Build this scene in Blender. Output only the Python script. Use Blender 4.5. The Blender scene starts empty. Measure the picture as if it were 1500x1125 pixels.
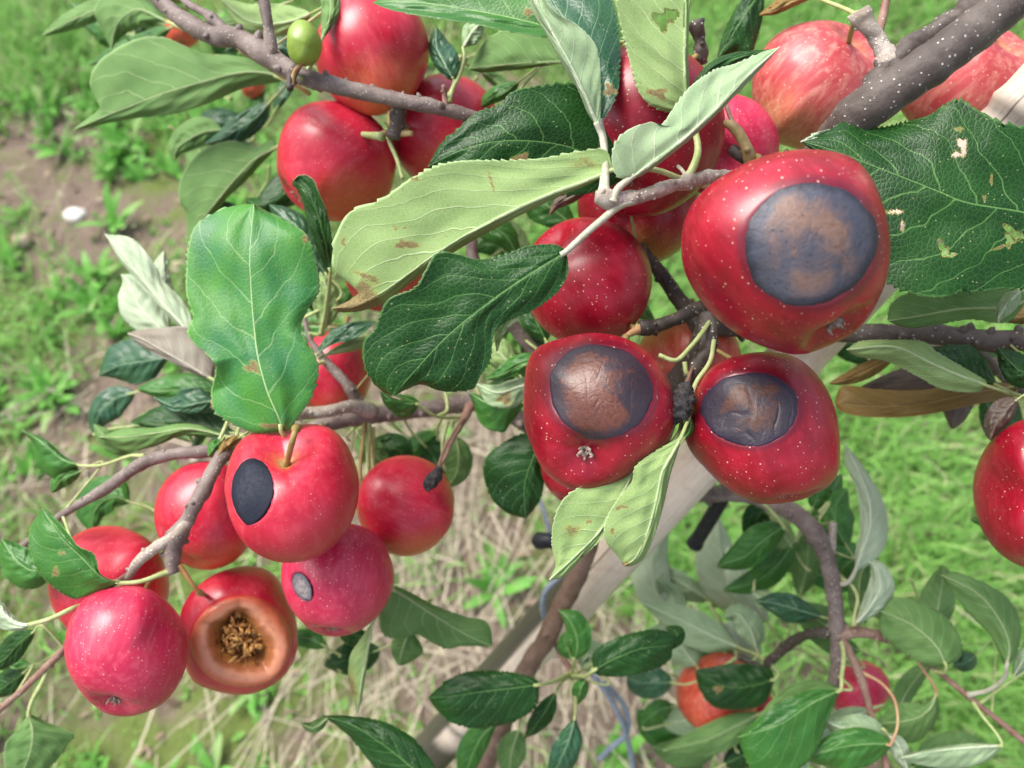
import bpy, math, random
import numpy as np
from mathutils import Vector, noise
from mathutils.bvhtree import BVHTree

# ---------------------------------------------------------------- camera, sky, sun, exposure
PITCH = 60.0                      # degrees below the horizon
H = 1.15                          # camera height above the ground
F = 1155.0                        # focal length in pixels of the 1500 px wide photograph
sc = bpy.context.scene
C = sc.collection
th = math.radians(PITCH)
CAM = np.array([0.0, 0.0, H])
RT = np.array([1.0, 0.0, 0.0])
UP = np.array([0.0, math.sin(th), math.cos(th)])
FW = np.array([0.0, math.cos(th), -math.sin(th)])
cd = bpy.data.cameras.new('camera')
cam = bpy.data.objects.new('camera', cd); C.objects.link(cam)
cam.location = CAM; cam.rotation_euler = (math.radians(90 - PITCH), 0, 0)
cd.sensor_width = 36; cd.lens = 36 * F / 1500; cd.clip_start = 0.01; cd.clip_end = 500
cd.dof.use_dof = True; cd.dof.focus_distance = 0.33; cd.dof.aperture_fstop = 7.8
sc.camera = cam

SUN_EL, SUN_AZ = 58.0, -62.0      # azimuth measured from +Y towards +X (negative: left of the view)
w = bpy.data.worlds.new('World'); sc.world = w; w.use_nodes = True
nt = w.node_tree; nt.nodes.clear()
sky = nt.nodes.new('ShaderNodeTexSky'); sky.sky_type = 'NISHITA'; sky.sun_disc = False
sky.sun_elevation = math.radians(SUN_EL); sky.sun_rotation = math.radians(SUN_AZ)
sky.air_density = 1.0; sky.dust_density = 5.0; sky.ozone_density = 0.6
bg = nt.nodes.new('ShaderNodeBackground'); bg.inputs[1].default_value = 0.145
wo = nt.nodes.new('ShaderNodeOutputWorld')
hs = nt.nodes.new('ShaderNodeHueSaturation'); hs.inputs['Saturation'].default_value = 0.6      # a hazy, whitish sky
nt.links.new(sky.outputs[0], hs.inputs['Color']); nt.links.new(hs.outputs[0], bg.inputs[0]); nt.links.new(bg.outputs[0], wo.inputs[0])
sl = bpy.data.lights.new('sun', 'SUN'); sl.energy = 1.9; sl.angle = math.radians(32); sl.color = (1.0, 0.96, 0.9)
so = bpy.data.objects.new('sun', sl); C.objects.link(so)
sd = Vector((math.cos(math.radians(SUN_EL)) * math.sin(math.radians(SUN_AZ)),
             math.cos(math.radians(SUN_EL)) * math.cos(math.radians(SUN_AZ)), math.sin(math.radians(SUN_EL))))
so.rotation_euler = sd.to_track_quat('Z', 'Y').to_euler(); so.location = (-2, 1, 4)
vs = sc.view_settings; vs.view_transform = 'Standard'; vs.look = 'None'; vs.exposure = 0.98; vs.gamma = 1
vs.use_curve_mapping = False

rng = np.random.default_rng(7)

# ---------------------------------------------------------------- helpers
def P(x, y, d):
    x = np.asarray(x, float); y = np.asarray(y, float); d = np.asarray(d, float)
    X = (x - 750) * d / F; Y = (562.5 - y) * d / F
    return CAM + X[..., None] * RT + Y[..., None] * UP + d[..., None] * FW
def proj(p):
    q = np.asarray(p) - CAM
    d = q @ FW
    return np.stack([750 + (q @ RT) / d * F, 562.5 - (q @ UP) / d * F, d], -1)
def camvec(v):
    v = np.asarray(v, float)
    return v[..., 0:1] * RT + v[..., 1:2] * UP + v[..., 2:3] * FW
def cr(pts, n):
    """smooth curve through pts, resampled evenly to n points"""
    p = np.asarray(pts, float)
    if len(p) == 2:
        t = np.linspace(0, 1, n)[:, None]
        return p[0] * (1 - t) + p[1] * t
    q = np.vstack([2 * p[0] - p[1], p, 2 * p[-1] - p[-2]])
    out = []
    for i in range(1, len(q) - 2):
        t = np.linspace(0, 1, 16, endpoint=False)[:, None]
        a, b, c, d = q[i - 1], q[i], q[i + 1], q[i + 2]
        out.append(0.5 * ((2 * b) + (c - a) * t + (2 * a - 5 * b + 4 * c - d) * t**2 + (3 * b - a - 3 * c + d) * t**3))
    out.append(p[-1:]); o = np.vstack(out)
    m = o.copy()
    if o.shape[1] >= 3 and abs(o[:, :2]).max() > 5: m = o[:, :2]
    s = np.r_[0, np.cumsum(np.linalg.norm(np.diff(m, axis=0), axis=1))]
    u = np.linspace(0, s[-1], n)
    return np.stack([np.interp(u, s, o[:, k]) for k in range(o.shape[1])], -1)

def tag(o, label=None, cat=None, group=None, kind=None):
    if label: o['label'] = label
    if cat: o['category'] = cat
    if group: o['group'] = group
    if kind: o['kind'] = kind
    return o
def empty(name, loc):
    o = bpy.data.objects.new(name, None); C.objects.link(o); o.location = loc
    o.empty_display_size = 0.01
    o['_o'] = [float(a) for a in loc]
    return o
def mesh_obj(name, V, faces, mats, parent=None, origin=None, midx=None, attrs=None, smooth=True):
    V = np.asarray(V, float)
    if origin is None: origin = V.mean(0)
    origin = np.asarray(origin, float)
    me = bpy.data.meshes.new(name)
    L = (V - origin)
    if isinstance(faces, np.ndarray):
        n, k = faces.shape
        me.vertices.add(len(L)); me.vertices.foreach_set('co', L.astype(np.float32).ravel())
        me.loops.add(n * k); me.loops.foreach_set('vertex_index', faces.astype(np.int32).ravel())
        me.polygons.add(n); me.polygons.foreach_set('loop_start', np.arange(0, n * k, k, dtype=np.int32))
        me.update(calc_edges=True)
    else:
        me.from_pydata(L.tolist(), [], [list(map(int, f)) for f in faces])
    for m in (mats if isinstance(mats, (list, tuple)) else [mats]): me.materials.append(m)
    if midx is not None: me.polygons.foreach_set('material_index', np.asarray(midx, np.int32))
    for k, a in (attrs or {}).items():
        a = np.asarray(a, np.float32)
        if a.ndim == 1:
            at = me.attributes.new(k, 'FLOAT', 'POINT'); at.data.foreach_set('value', a)
        else:
            at = me.attributes.new(k, 'FLOAT_VECTOR', 'POINT'); at.data.foreach_set('vector', a.ravel())
    me.polygons.foreach_set('use_smooth', np.full(len(me.polygons), smooth))
    me.validate(); me.update()
    o = bpy.data.objects.new(name, me); C.objects.link(o)
    if parent is not None:
        o.parent = parent; o.location = origin - np.array(list(parent['_o']))
    else:
        o.location = origin
    o['_o'] = [float(a) for a in origin]
    return o
def n3(p, s, seed=0.0):
    return np.array([noise.noise(Vector((q[0] * s + seed, q[1] * s - seed, q[2] * s + seed * .5))) for q in np.atleast_2d(p)])

def tube(path, rad, sides=12, rough=0.0, seed=0.0, cap=True):
    """path (n,3) world, rad (n,) -> verts, quads (list)"""
    path = np.asarray(path); n = len(path)
    T = np.gradient(path, axis=0); T /= np.linalg.norm(T, axis=1)[:, None] + 1e-12
    a = np.cross(T[0], [0.3, 0.2, 0.9]); a /= np.linalg.norm(a)
    V = []
    for i in range(n):
        a = a - T[i] * (a @ T[i]); a /= np.linalg.norm(a); b = np.cross(T[i], a)
        for k in range(sides):
            an = 2 * math.pi * k / sides
            V.append(path[i] + (a * math.cos(an) + b * math.sin(an)) * rad[i])
    V = np.array(V)
    if rough:
        R = np.repeat(rad, sides); cen = np.repeat(path, sides, 0)
        f = 1 + rough * (n3(V, 160, seed) + .6 * n3(V, 420, seed + 3))
        V = cen + (V - cen) * f[:, None]
    Fc = [(i * sides + k, i * sides + (k + 1) % sides, (i + 1) * sides + (k + 1) % sides, (i + 1) * sides + k)
          for i in range(n - 1) for k in range(sides)]
    if cap:
        Fc.append(tuple(range(sides - 1, -1, -1))); Fc.append(tuple((n - 1) * sides + k for k in range(sides)))
    return V, Fc
class MB:
    def __init__(s): s.V = []; s.F = []; s.M = []; s.n = 0
    def add(s, V, Fc, m=0):
        s.V.append(np.asarray(V)); s.F += [tuple(i + s.n for i in f) for f in Fc]; s.M += [m] * len(Fc); s.n += len(V); return s
    def build(s, name, mats, parent=None, origin=None, **k):
        return mesh_obj(name, np.vstack(s.V), s.F, mats, parent, origin, midx=s.M, **k)

# ---------------------------------------------------------------- node helper
class NB:
    def __init__(s, name):
        s.m = bpy.data.materials.new(name); s.m.use_nodes = True; s.t = s.m.node_tree; s.t.nodes.clear()
        s.out = s.t.nodes.new('ShaderNodeOutputMaterial')
    def nd(s, typ, **kw):
        n = s.t.nodes.new(typ)
        for k, v in kw.items(): setattr(n, k, v)
        return n
    def set(s, sock, v):
        if v is None: return
        if isinstance(v, bpy.types.NodeSocket): s.t.links.new(v, sock)
        else:
            if isinstance(v, (tuple, list)) and len(v) == 3 and sock.type == 'RGBA': v = (*v, 1)
            sock.default_value = v
    def math(s, op, a, b=None, c=None, clamp=False):
        n = s.nd('ShaderNodeMath', operation=op, use_clamp=clamp)
        s.set(n.inputs[0], a); s.set(n.inputs[1], b); s.set(n.inputs[2], c)
        return n.outputs[0]
    def vmul(s, v, k):
        n = s.nd('ShaderNodeVectorMath', operation='MULTIPLY'); s.set(n.inputs[0], v); s.set(n.inputs[1], k); return n.outputs[0]
    def vadd(s, v, k):
        n = s.nd('ShaderNodeVectorMath', operation='ADD'); s.set(n.inputs[0], v); s.set(n.inputs[1], k); return n.outputs[0]
    def mix(s, f, a, b, mode='MIX'):
        n = s.nd('ShaderNodeMix', data_type='RGBA', blend_type=mode); n.clamp_factor = True
        s.set(n.inputs['Factor'], f); s.set(n.inputs['A'], None)
        s.set(n.inputs[6], a); s.set(n.inputs[7], b); return n.outputs[2]
    def noise(s, vec, scale, detail=3, rough=.55, dist=0.0):
        n = s.nd('ShaderNodeTexNoise'); s.set(n.inputs['Vector'], vec); n.inputs['Scale'].default_value = scale
        n.inputs['Detail'].default_value = detail; n.inputs['Roughness'].default_value = rough; n.inputs['Distortion'].default_value = dist
        return n.outputs['Fac']
    def vor(s, vec, scale, feature='F1', dim='3D', rand=1.0):
        n = s.nd('ShaderNodeTexVoronoi', feature=feature, voronoi_dimensions=dim); s.set(n.inputs['Vector'], vec)
        n.inputs['Scale'].default_value = scale; n.inputs['Randomness'].default_value = rand
        return n
    def ramp(s, f, a, b, lo=0.0, hi=1.0):
        n = s.nd('ShaderNodeMapRange', interpolation_type='SMOOTHSTEP'); n.clamp = True
        s.set(n.inputs[0], f); s.set(n.inputs[1], a); s.set(n.inputs[2], b); s.set(n.inputs[3], lo); s.set(n.inputs[4], hi)
        return n.outputs[0]
    def attr(s, name, which='Vector'):
        n = s.nd('ShaderNodeAttribute'); n.attribute_name = name; return n.outputs[which]
    def obj(s): return s.nd('ShaderNodeTexCoord').outputs['Object']
    def sep(s, v):
        n = s.nd('ShaderNodeSeparateXYZ'); s.set(n.inputs[0], v); return n.outputs
    def bump(s, h, strength=.5, dist=.001, normal=None):
        n = s.nd('ShaderNodeBump'); n.inputs['Strength'].default_value = strength; n.inputs['Distance'].default_value = dist
        s.set(n.inputs['Height'], h); s.set(n.inputs['Normal'], normal); return n.outputs[0]
    def bsdf(s, col, rough=.5, spec=.5, normal=None, coat=0, coat_rough=.2, sss=0, sss_rad=(1, .3, .2), sss_scale=.004, transl=0, tcol=None, sheen=0):
        b = s.nd('ShaderNodeBsdfPrincipled')
        s.set(b.inputs['Base Color'], col); s.set(b.inputs['Roughness'], rough); s.set(b.inputs['Specular IOR Level'], spec)
        s.set(b.inputs['Normal'], normal); s.set(b.inputs['Coat Weight'], coat); s.set(b.inputs['Coat Roughness'], coat_rough)
        s.set(b.inputs['Sheen Weight'], sheen)
        if sss:
            s.set(b.inputs['Subsurface Weight'], sss); b.inputs['Subsurface Radius'].default_value = sss_rad; b.inputs['Subsurface Scale'].default_value = sss_scale
        o = b.outputs[0]
        if transl:
            t = s.nd('ShaderNodeBsdfTranslucent'); s.set(t.inputs[0], tcol if tcol is not None else col)
            mx = s.nd('ShaderNodeMixShader'); mx.inputs[0].default_value = transl
            s.t.links.new(o, mx.inputs[1]); s.t.links.new(t.outputs[0], mx.inputs[2]); o = mx.outputs[0]
        s.t.links.new(o, s.out.inputs[0]); return s.m

# ---------------------------------------------------------------- materials
def leaf_mat(name, c1, c2, vein, rough=.4, spec=.5, transl=.25, under=False, tert=.35, coat=0.0, veinamt=.8, brown=(.12, .075, .04), tcol=None, bk=.34, dmax=.8):
    b = NB(name)
    lvp = b.sep(b.attr('lvp')); luv = b.sep(b.attr('luv')); lmm = b.attr('lmm'); mm = b.sep(lmm)
    u, v = luv[0], luv[1]; a = b.math('ABSOLUTE', u)
    side = b.math('GREATER_THAN', u, 0.0)
    ns = b.noise(lmm, .06, 2); 
    ph = b.math('MULTIPLY', v, lvp[0])
    ph = b.math('SUBTRACT', ph, b.math('MULTIPLY', b.math('POWER', a, 1.15), lvp[1]))
    ph = b.math('ADD', ph, b.math('MULTIPLY', side, .45))
    ph = b.math('ADD', ph, b.math('MULTIPLY', ns, .8))
    ph = b.math('ADD', ph, luv[2])
    pp = b.math('PINGPONG', ph, 0.5)                       # 0 on a vein, 0.5 between veins
    wd = b.math('MULTIPLY_ADD', a, -.028, .045)
    lat = b.ramp(pp, b.math('MULTIPLY', wd, .35), wd, 1, 0)
    mw = b.math('MULTIPLY_ADD', v, -.55 if under else -.34, .85 if under else .50)
    mid = b.ramp(b.math('ABSOLUTE', mm[0]), b.math('MULTIPLY', mw, .6), mw, 1, 0)
    wv = b.vadd(lmm, b.vmul(b.nd('ShaderNodeTexNoise').outputs['Color'], (0, 0, 0)))
    v1 = b.vor(b.vadd(b.vmul(wv, (1, 1.25, 0)), b.vmul(b.nd('ShaderNodeTexNoise').outputs['Color'], (.0, .0, 0))), .42, 'DISTANCE_TO_EDGE', '2D')
    t1 = b.ramp(v1.outputs['Distance'], .01, .07, 1, 0)
    v2 = b.vor(wv, 1.15, 'DISTANCE_TO_EDGE', '2D'); t2 = b.ramp(v2.outputs['Distance'], .02, .12, 1, 0)
    ter = b.math('MULTIPLY', b.math('MAXIMUM', t1, b.math('MULTIPLY', t2, .45)), tert)
    rimv = b.math('MULTIPLY', b.ramp(a, .962, .985), .55)
    vm = b.math('MAXIMUM', b.math('MAXIMUM', b.math('MULTIPLY', lat, veinamt), mid), b.math('MAXIMUM', ter, rimv))
    big = b.noise(lmm, .045, 3, .6)
    col = b.mix(b.ramp(big, .3, .7), c1, c2)
    fine = b.noise(lmm, 1.1, 2)
    col = b.mix(.35, col, b.mix(fine, (0.25, .25, .25), (1, 1, 1)), 'MULTIPLY') if not under else b.mix(.22, col, b.mix(fine, (0.35, .35, .35), (1, 1, 1)), 'MULTIPLY')
    col = b.mix(vm, col, vein)
    # small pale specks and the browned, dead patches
    sp = b.vor(lmm, .23, 'F1', '2D'); spk = b.ramp(sp.outputs['Distance'], .045, .09, 1, 0)
    spk = b.math('MULTIPLY', spk, b.math('GREATER_THAN', b.noise(lmm, .1, 1), .56))
    col = b.mix(b.math('MULTIPLY', spk, .6), col, (.32, .30, .16) if not under else (.22, .12, .06))
    dm = b.math('ADD', b.attr('dmg', 'Fac'), b.math('MULTIPLY_ADD', b.noise(lmm, .8, 5, .8), 1.5, -.78))
    dmk = b.ramp(dm, .40, .62)
    bcol = b.mix(b.ramp(b.noise(lmm, .9, 4), .3, .7), brown, tuple(min(1, x * 2.6) for x in brown))
    col = b.mix(b.math('MULTIPLY', b.math('MULTIPLY', b.ramp(b.attr('dmg', 'Fac'), .02, .3), b.ramp(dm, .1, .45)), .4), col, (.36, .36, .09))      # yellowed halo round the dead patches
    col = b.mix(b.math('MULTIPLY', dmk, dmax), col, bcol)
    # relief: blades bulge between the veins on the upper side, veins stand proud below
    bul = b.math('POWER', b.math('MULTIPLY', pp, 2.0), .6)
    tb = b.ramp(v1.outputs['Distance'], 0, .3)
    if under:
        h = b.math('ADD', b.math('MULTIPLY', lat, 1.0), b.math('MULTIPLY', mid, 1.6))
        h = b.math('ADD', h, b.math('MULTIPLY', t1, .35)); h = b.math('ADD', h, b.math('MULTIPLY', bul, -.7))
        nr = b.bump(h, .55, .0004)
    else:
        h = b.math('ADD', b.math('MULTIPLY', bul, .9), b.math('MULTIPLY', tb, .40)); h = b.math('SUBTRACT', h, b.math('MULTIPLY', mid, .8))
        h = b.math('ADD', h, b.math('MULTIPLY', b.ramp(v2.outputs['Distance'], 0, .3), .12))
        nr = b.bump(h, bk, .0004)
    rg = b.mix(dmk, (rough,) * 3, (.85,) * 3)
    rr = b.math('ADD', b.math('MULTIPLY', b.sep(rg)[0], 1.0), b.math('MULTIPLY_ADD', big, .2, -.1))
    return b.bsdf(col, rr, spec, nr, transl=transl, tcol=tcol if tcol is not None else b.mix(.5, col, (.25, .55, .05), 'MIX'), coat=coat)

T_DARK = leaf_mat('leaf_top_dark', (.004, .034, .006), (.009, .060, .008), (.09, .20, .055), rough=.38, spec=.25, transl=.02, tert=.32, veinamt=.75, bk=.5)
T_MID = leaf_mat('leaf_top_mid', (.026, .14, .020), (.05, .20, .025), (.22, .38, .13), rough=.38, spec=.4, transl=.15, tert=.15, veinamt=.55)
T_BRIGHT = leaf_mat('leaf_top_bright', (.028, .19, .055), (.065, .27, .03), (.34, .50, .22), rough=.46, spec=.38, transl=.15, tert=.14, veinamt=.42, bk=.26)
T_TEAL = leaf_mat('leaf_top_bluish', (.012, .075, .038), (.022, .10, .036), (.17, .28, .15), rough=.32, spec=.4, transl=.06, tert=.25)
U_PALE = leaf_mat('leaf_under_pale', (.235, .37, .12), (.31, .45, .165), (.50, .62, .34), rough=.75, spec=.25, transl=.2, under=True, tert=.36)
U_GREEN = leaf_mat('leaf_under_green', (.13, .27, .075), (.19, .35, .11), (.40, .52, .25), rough=.7, spec=.3, transl=.3, under=True, tert=.10)
U_HOARY = leaf_mat('leaf_under_hoary', (.28, .42, .22), (.36, .50, .28), (.60, .68, .48), rough=.8, spec=.25, transl=.2, under=True, tert=.28)
U_WHITE = leaf_mat('leaf_under_whitish', (.40, .52, .33), (.49, .60, .40), (.66, .73, .54), rough=.5, spec=.5, transl=.2, under=True, tert=.10)
U_MAUVE = leaf_mat('leaf_under_mauve', (.30, .275, .22), (.25, .215, .17), (.46, .43, .35), rough=.7, spec=.3, transl=.15, under=True, tert=.1)
T_OCHRE = leaf_mat('leaf_ochre', (.22, .14, .03), (.28, .18, .05), (.36, .24, .09), rough=.5, spec=.4, transl=.15, tert=.05)
T_SHADE = leaf_mat('leaf_dull_brown', (.10, .075, .06), (.13, .09, .07), (.16, .12, .08), rough=.6, transl=.05, tert=.1)
def simple_mat(name, c1, c2, scale=300, rough=.5, spec=.4, bump=.3, transl=0, detail=4, bd=.0004):
    b = NB(name); o = b.obj(); n = b.noise(o, scale, detail, .6)
    return b.bsdf(b.mix(b.ramp(n, .35, .65), c1, c2), rough, spec, b.bump(n, bump, bd), transl=transl)
PET = simple_mat('petiole_green', (.30, .38, .13), (.42, .46, .22), 250, .5)
PET_H = simple_mat('petiole_woolly', (.45, .44, .36), (.34, .34, .24), 600, .8)
PET_R = simple_mat('petiole_reddish', (.45, .20, .13), (.48, .36, .17), 90, .5)

def bark_mat(name, c1, c2, speck=(.62, .60, .55), amt=.16, sc_=330, stretch=.55, rough=.55):
    b = NB(name); o = b.obj()
    n1 = b.noise(o, 70, 5, .65, .5); n2 = b.noise(o, 420, 5, .75)
    col = b.mix(b.ramp(n1, .35, .62), c1, c2)
    col = b.mix(b.math('MULTIPLY', n2, .65), col, tuple(x * .35 for x in c1))
    vv = b.vor(o, sc_); dots = b.ramp(vv.outputs['Distance'], amt * .7, amt * 1.25, 1, 0)
    rnd = b.ramp(b.noise(o, 90, 2), .38, .52)
    dots = b.math('MULTIPLY', dots, rnd)
    col = b.mix(b.math('MULTIPLY', dots, .85), col, speck)
    h = b.math('ADD', b.math('MULTIPLY', n2, .8), b.math('MULTIPLY', dots, .7)); h = b.math('ADD', h, b.math('MULTIPLY', n1, 1.0))
    return b.bsdf(col, rough, .4, b.bump(h, .8, .0007))
BARK = bark_mat('bark_grey_brown', (.085, .066, .058), (.145, .12, .105), speck=(.52, .49, .45), rough=.55, amt=.18, sc_=340)
BARK_G = bark_mat('bark_mauve_grey', (.16, .12, .105), (.29, .235, .21), rough=.6, speck=(.50, .46, .42), amt=.19, sc_=460)
BARK_L = bark_mat('bark_pale_grey', (.34, .28, .22), (.56, .50, .44), (.75, .72, .66), .28, 560, rough=.8)
BARK_D = bark_mat('bark_dark', (.045, .035, .03), (.10, .08, .065), amt=.18)
BARK_R = bark_mat('bark_reddish', (.26, .13, .095), (.36, .24, .18), amt=.14)
BARK_T = bark_mat('bark_trunk', (.20, .12, .085), (.30, .20, .15), amt=.1)

def apple_mat(name, dark, red, light, ground=(.42, .30, .06), dots=(.88, .66, .52), rough=.31, dens=1.0, mott=.35, dsc=470, dstr=.8):
    b = NB(name); o = b.obj()
    st = b.noise(b.attr('streak'), 1.0, 4, .6)
    n1 = b.noise(o, 40, 3, .55)
    col = b.mix(b.ramp(n1, .3, .72), dark, red)
    col = b.mix(b.math('MULTIPLY', b.ramp(st, .42, .75), mott), col, light)
    col = b.mix(b.math('MULTIPLY', b.ramp(b.noise(o, 22, 2), .5, .75), .28), col, light)      # dull waxy bloom in broad patches
    col = b.mix(b.math('MULTIPLY', b.ramp(b.noise(b.attr('streak'), 2.6, 5, .75), .56, .72), .35), col, dark)
    gr = b.attr('blush', 'Fac')
    g2 = b.ramp(b.math('ADD', gr, b.math('MULTIPLY_ADD', b.noise(b.attr('streak'), 2.2, 5, .7), .7, -.35)), .25, .95)
    col = b.mix(g2, col, ground)
    rus = b.ramp(b.attr('russet', 'Fac'), .35, .8); col = b.mix(rus, col, (.32, .24, .09))
    col = b.mix(b.math('MULTIPLY', b.ramp(b.math('ADD', b.attr('halo', 'Fac'), b.math('MULTIPLY_ADD', b.noise(o, 130, 4, .7), .5, -.25)), .35, .95), .75), col, (.10, .006, .018))
    vv = b.vor(o, dsc); rv = b.sep(vv.outputs['Color'])
    thr = b.math('MULTIPLY_ADD', b.math('POWER', rv[0], 1.3), .16 * dens, .06)
    d = b.ramp(vv.outputs['Distance'], b.math('MULTIPLY', thr, .55), thr, 1, 0)
    v3 = b.vor(o, dsc * 2.1); d3 = b.ramp(v3.outputs['Distance'], .06, .12, .55, 0)
    d = b.math('MULTIPLY', d, b.math('MULTIPLY_ADD', rv[1], .5, .5))
    d = b.math('MAXIMUM', d, b.math('MULTIPLY', d3, b.ramp(n1, .42, .6)))
    col = b.mix(b.math('MULTIPLY', d, dstr), col, dots)
    h = b.math('ADD', b.math('MULTIPLY', b.noise(o, 900, 2), .25), b.math('MULTIPLY', b.noise(o, 110, 2), .7))
    h = b.math('ADD', h, b.math('MULTIPLY', d, .25))
    rr = b.math('MULTIPLY_ADD', b.noise(o, 60, 4, .6), .16, rough - .05)
    return b.bsdf(col, rr, .5, b.bump(h, .16, .0004), sss=.10, coat=.10, coat_rough=.2)
M_CRIM = apple_mat('apple_skin_crimson', (.22, .002, .012), (.38, .004, .026), (.50, .03, .06))
M_RED = apple_mat('apple_skin_red', (.40, .008, .030), (.56, .016, .05), (.66, .10, .12), ground=(.60, .17, .05), dens=.85, dsc=560, dstr=.6)
M_PINK = apple_mat('apple_skin_pink', (.42, .010, .052), (.57, .022, .08), (.68, .12, .17), dens=1.2, rough=.36, dsc=600, dstr=.65, mott=.45)
M_ORNG = apple_mat('apple_skin_orange', (.50, .05, .03), (.62, .09, .05), (.70, .24, .12), rough=.36, mott=.6)
M_MOTT = apple_mat('apple_skin_mottled', (.42, .045, .055), (.54, .09, .10), (.66, .30, .24), ground=(.48, .38, .13), rough=.42, mott=.7, dens=1.0, dots=(.85, .66, .5))

def rot_mat(name, rim, mid, brown, brown2, amt, seed, rough=.42, soft=.10, spec=.45, coat=.1):
    b = NB(name); o = b.vadd(b.obj(), (seed, seed * .7, 0)); r = b.attr('rr', 'Fac')
    n = b.noise(o, 85, 6, .65, .8); n2 = b.noise(o, 520, 4, .7); n4 = b.noise(o, 38, 3, .5)
    f = b.math('ADD', b.math('MULTIPLY', n, .8), b.math('MULTIPLY_ADD', n4, .9, -.35))
    f = b.math('SUBTRACT', f, b.math('MULTIPLY', b.math('POWER', r, 4.0), .45))
    col = b.mix(b.ramp(f, .52 - amt - soft, .52 - amt + soft), mid, b.mix(b.ramp(n2, .3, .7), brown, brown2))
    col = b.mix(b.ramp(b.math('ADD', r, b.math('MULTIPLY_ADD', n, .3, -.15)), .80, .97), col, rim)
    col = b.mix(b.math('MULTIPLY', b.ramp(n2, .45, .75), .4), col, (.012, .012, .02))
    col = b.mix(b.math('MULTIPLY', b.ramp(b.attr('crk', 'Fac'), .25, .9), .75), col, (.010, .008, .012))
    pits = b.ramp(b.vor(o, 330).outputs['Distance'], .08, .2, .6, 0); col = b.mix(pits, col, (.01, .01, .015))
    h = b.math('ADD', n2, b.math('MULTIPLY', n, 1.6)); h = b.math('SUBTRACT', h, b.math('MULTIPLY', b.attr('crk', 'Fac'), 1.5))
    return b.bsdf(col, b.math('MULTIPLY_ADD', n, .35, rough - .12), spec, b.bump(h, .55, .0006), coat=coat, coat_rough=.35)
R_BLUE = rot_mat('rot_slate_blue', (.020, .020, .034), (.058, .062, .088), (.15, .08, .058), (.22, .14, .11), .07, 0.02, .42, .16)
R_BROWN = rot_mat('rot_brown', (.030, .018, .032), (.03, .022, .03), (.085, .024, .013), (.15, .05, .03), .17, 0.13, .28, .10, coat=.25)
R_DARK = rot_mat('rot_dark_brown', (.022, .014, .034), (.032, .026, .038), (.10, .034, .02), (.065, .03, .02), .07, 0.31, .4, .08)
R_BLACK = rot_mat('rot_blue_black', (.012, .010, .018), (.014, .018, .030), (.030, .036, .055), (.02, .02, .03), .06, 0.5, .62, spec=.14, coat=0)
R_GREY = rot_mat('rot_grey', (.02, .012, .03), (.14, .13, .15), (.30, .27, .25), (.16, .14, .15), .15, .7, .5)
def rim_mat():
    b = NB('collapsed_flesh_skin'); o = b.obj(); r = b.attr('rr', 'Fac'); n = b.noise(o, 90, 5, .65)
    rn = b.math('ADD', r, b.math('MULTIPLY_ADD', n, .34, -.17))
    col = b.mix(b.ramp(rn, -.02, .16), (.36, .13, .045), (.62, .27, .15))
    col = b.mix(b.ramp(rn, .2, .55), col, (.58, .17, .085)); col = b.mix(b.ramp(rn, .5, .95), col, (.50, .02, .035))
    col = b.mix(b.math('MULTIPLY', b.ramp(b.noise(o, 300, 4), .5, .7), .25), col, (.25, .06, .03))
    return b.bsdf(col, .34, .5, b.bump(b.math('ADD', n, b.noise(o, 260, 3)), .45, .0007))
FLESH_RIM = rim_mat()
FLESH_IN = simple_mat('rotted_flesh', (.16, .055, .014), (.46, .20, .05), 150, .5, .5, 1.0, bd=.0015)
STEM = simple_mat('apple_stem', (.22, .17, .05), (.30, .20, .08), 350, .6)
STEM_G = simple_mat('apple_stem_green', (.26, .32, .08), (.34, .34, .12), 350, .6)
CALYX = simple_mat('dried_calyx', (.16, .11, .08), (.42, .36, .30), 500, .8)
MUMMY = simple_mat('dried_up_fruitlet', (.012, .011, .012), (.05, .045, .045), 500, .7, .4, 1.0, bd=.0012)
GREENF = apple_mat('green_fruitlet_skin', (.17, .27, .03), (.22, .33, .04), (.30, .38, .08), ground=(.24, .3, .05), dots=(.45, .5, .2), rough=.35, dens=.5, mott=.4)

# ---------------------------------------------------------------- ground
def ground_mat():
    b = NB('bare_soil_and_moss'); o = b.obj()
    n1 = b.noise(o, 2.2, 4, .6); n2 = b.noise(o, 14, 5, .65); n3_ = b.noise(o, 90, 4, .7)
    soil = b.mix(n2, (.14, .10, .08), (.32, .25, .20))
    soil = b.mix(b.math('MULTIPLY', n3_, .55), soil, (.05, .034, .025))
    moss = b.mix(n3_, (.08, .12, .025), (.16, .20, .06))
    col = b.mix(b.ramp(b.math('ADD', b.math('MULTIPLY', n1, .6), b.math('MULTIPLY', n2, .4)), .46, .58), soil, moss)
    return b.bsdf(col, .9, .2, b.bump(b.math('ADD', n3_, b.math('MULTIPLY', n2, 3)), .8, .008))
gx = np.linspace(-1, 1, 161); gx = np.sign(gx) * np.abs(gx) ** 3 * 60
gy = gx + 1.0
X, Y = np.meshgrid(gx, gy)
Z = .012 * np.sin(X * 5.1 + 1) * np.cos(Y * 4.3) + .006 * np.sin(X * 17 + Y * 9)
Z *= np.exp(-((X) ** 2 + (Y - 1) ** 2) / 40)
n_ = len(gx); idx = np.arange(n_ * n_).reshape(n_, n_)
fq = np.stack([idx[:-1, :-1], idx[:-1, 1:], idx[1:, 1:], idx[1:, :-1]], -1).reshape(-1, 4)
g = mesh_obj('ground', np.stack([X, Y, Z], -1).reshape(-1, 3), fq, ground_mat(), origin=(0, 0, 0)); tag(g, kind='structure')
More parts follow.
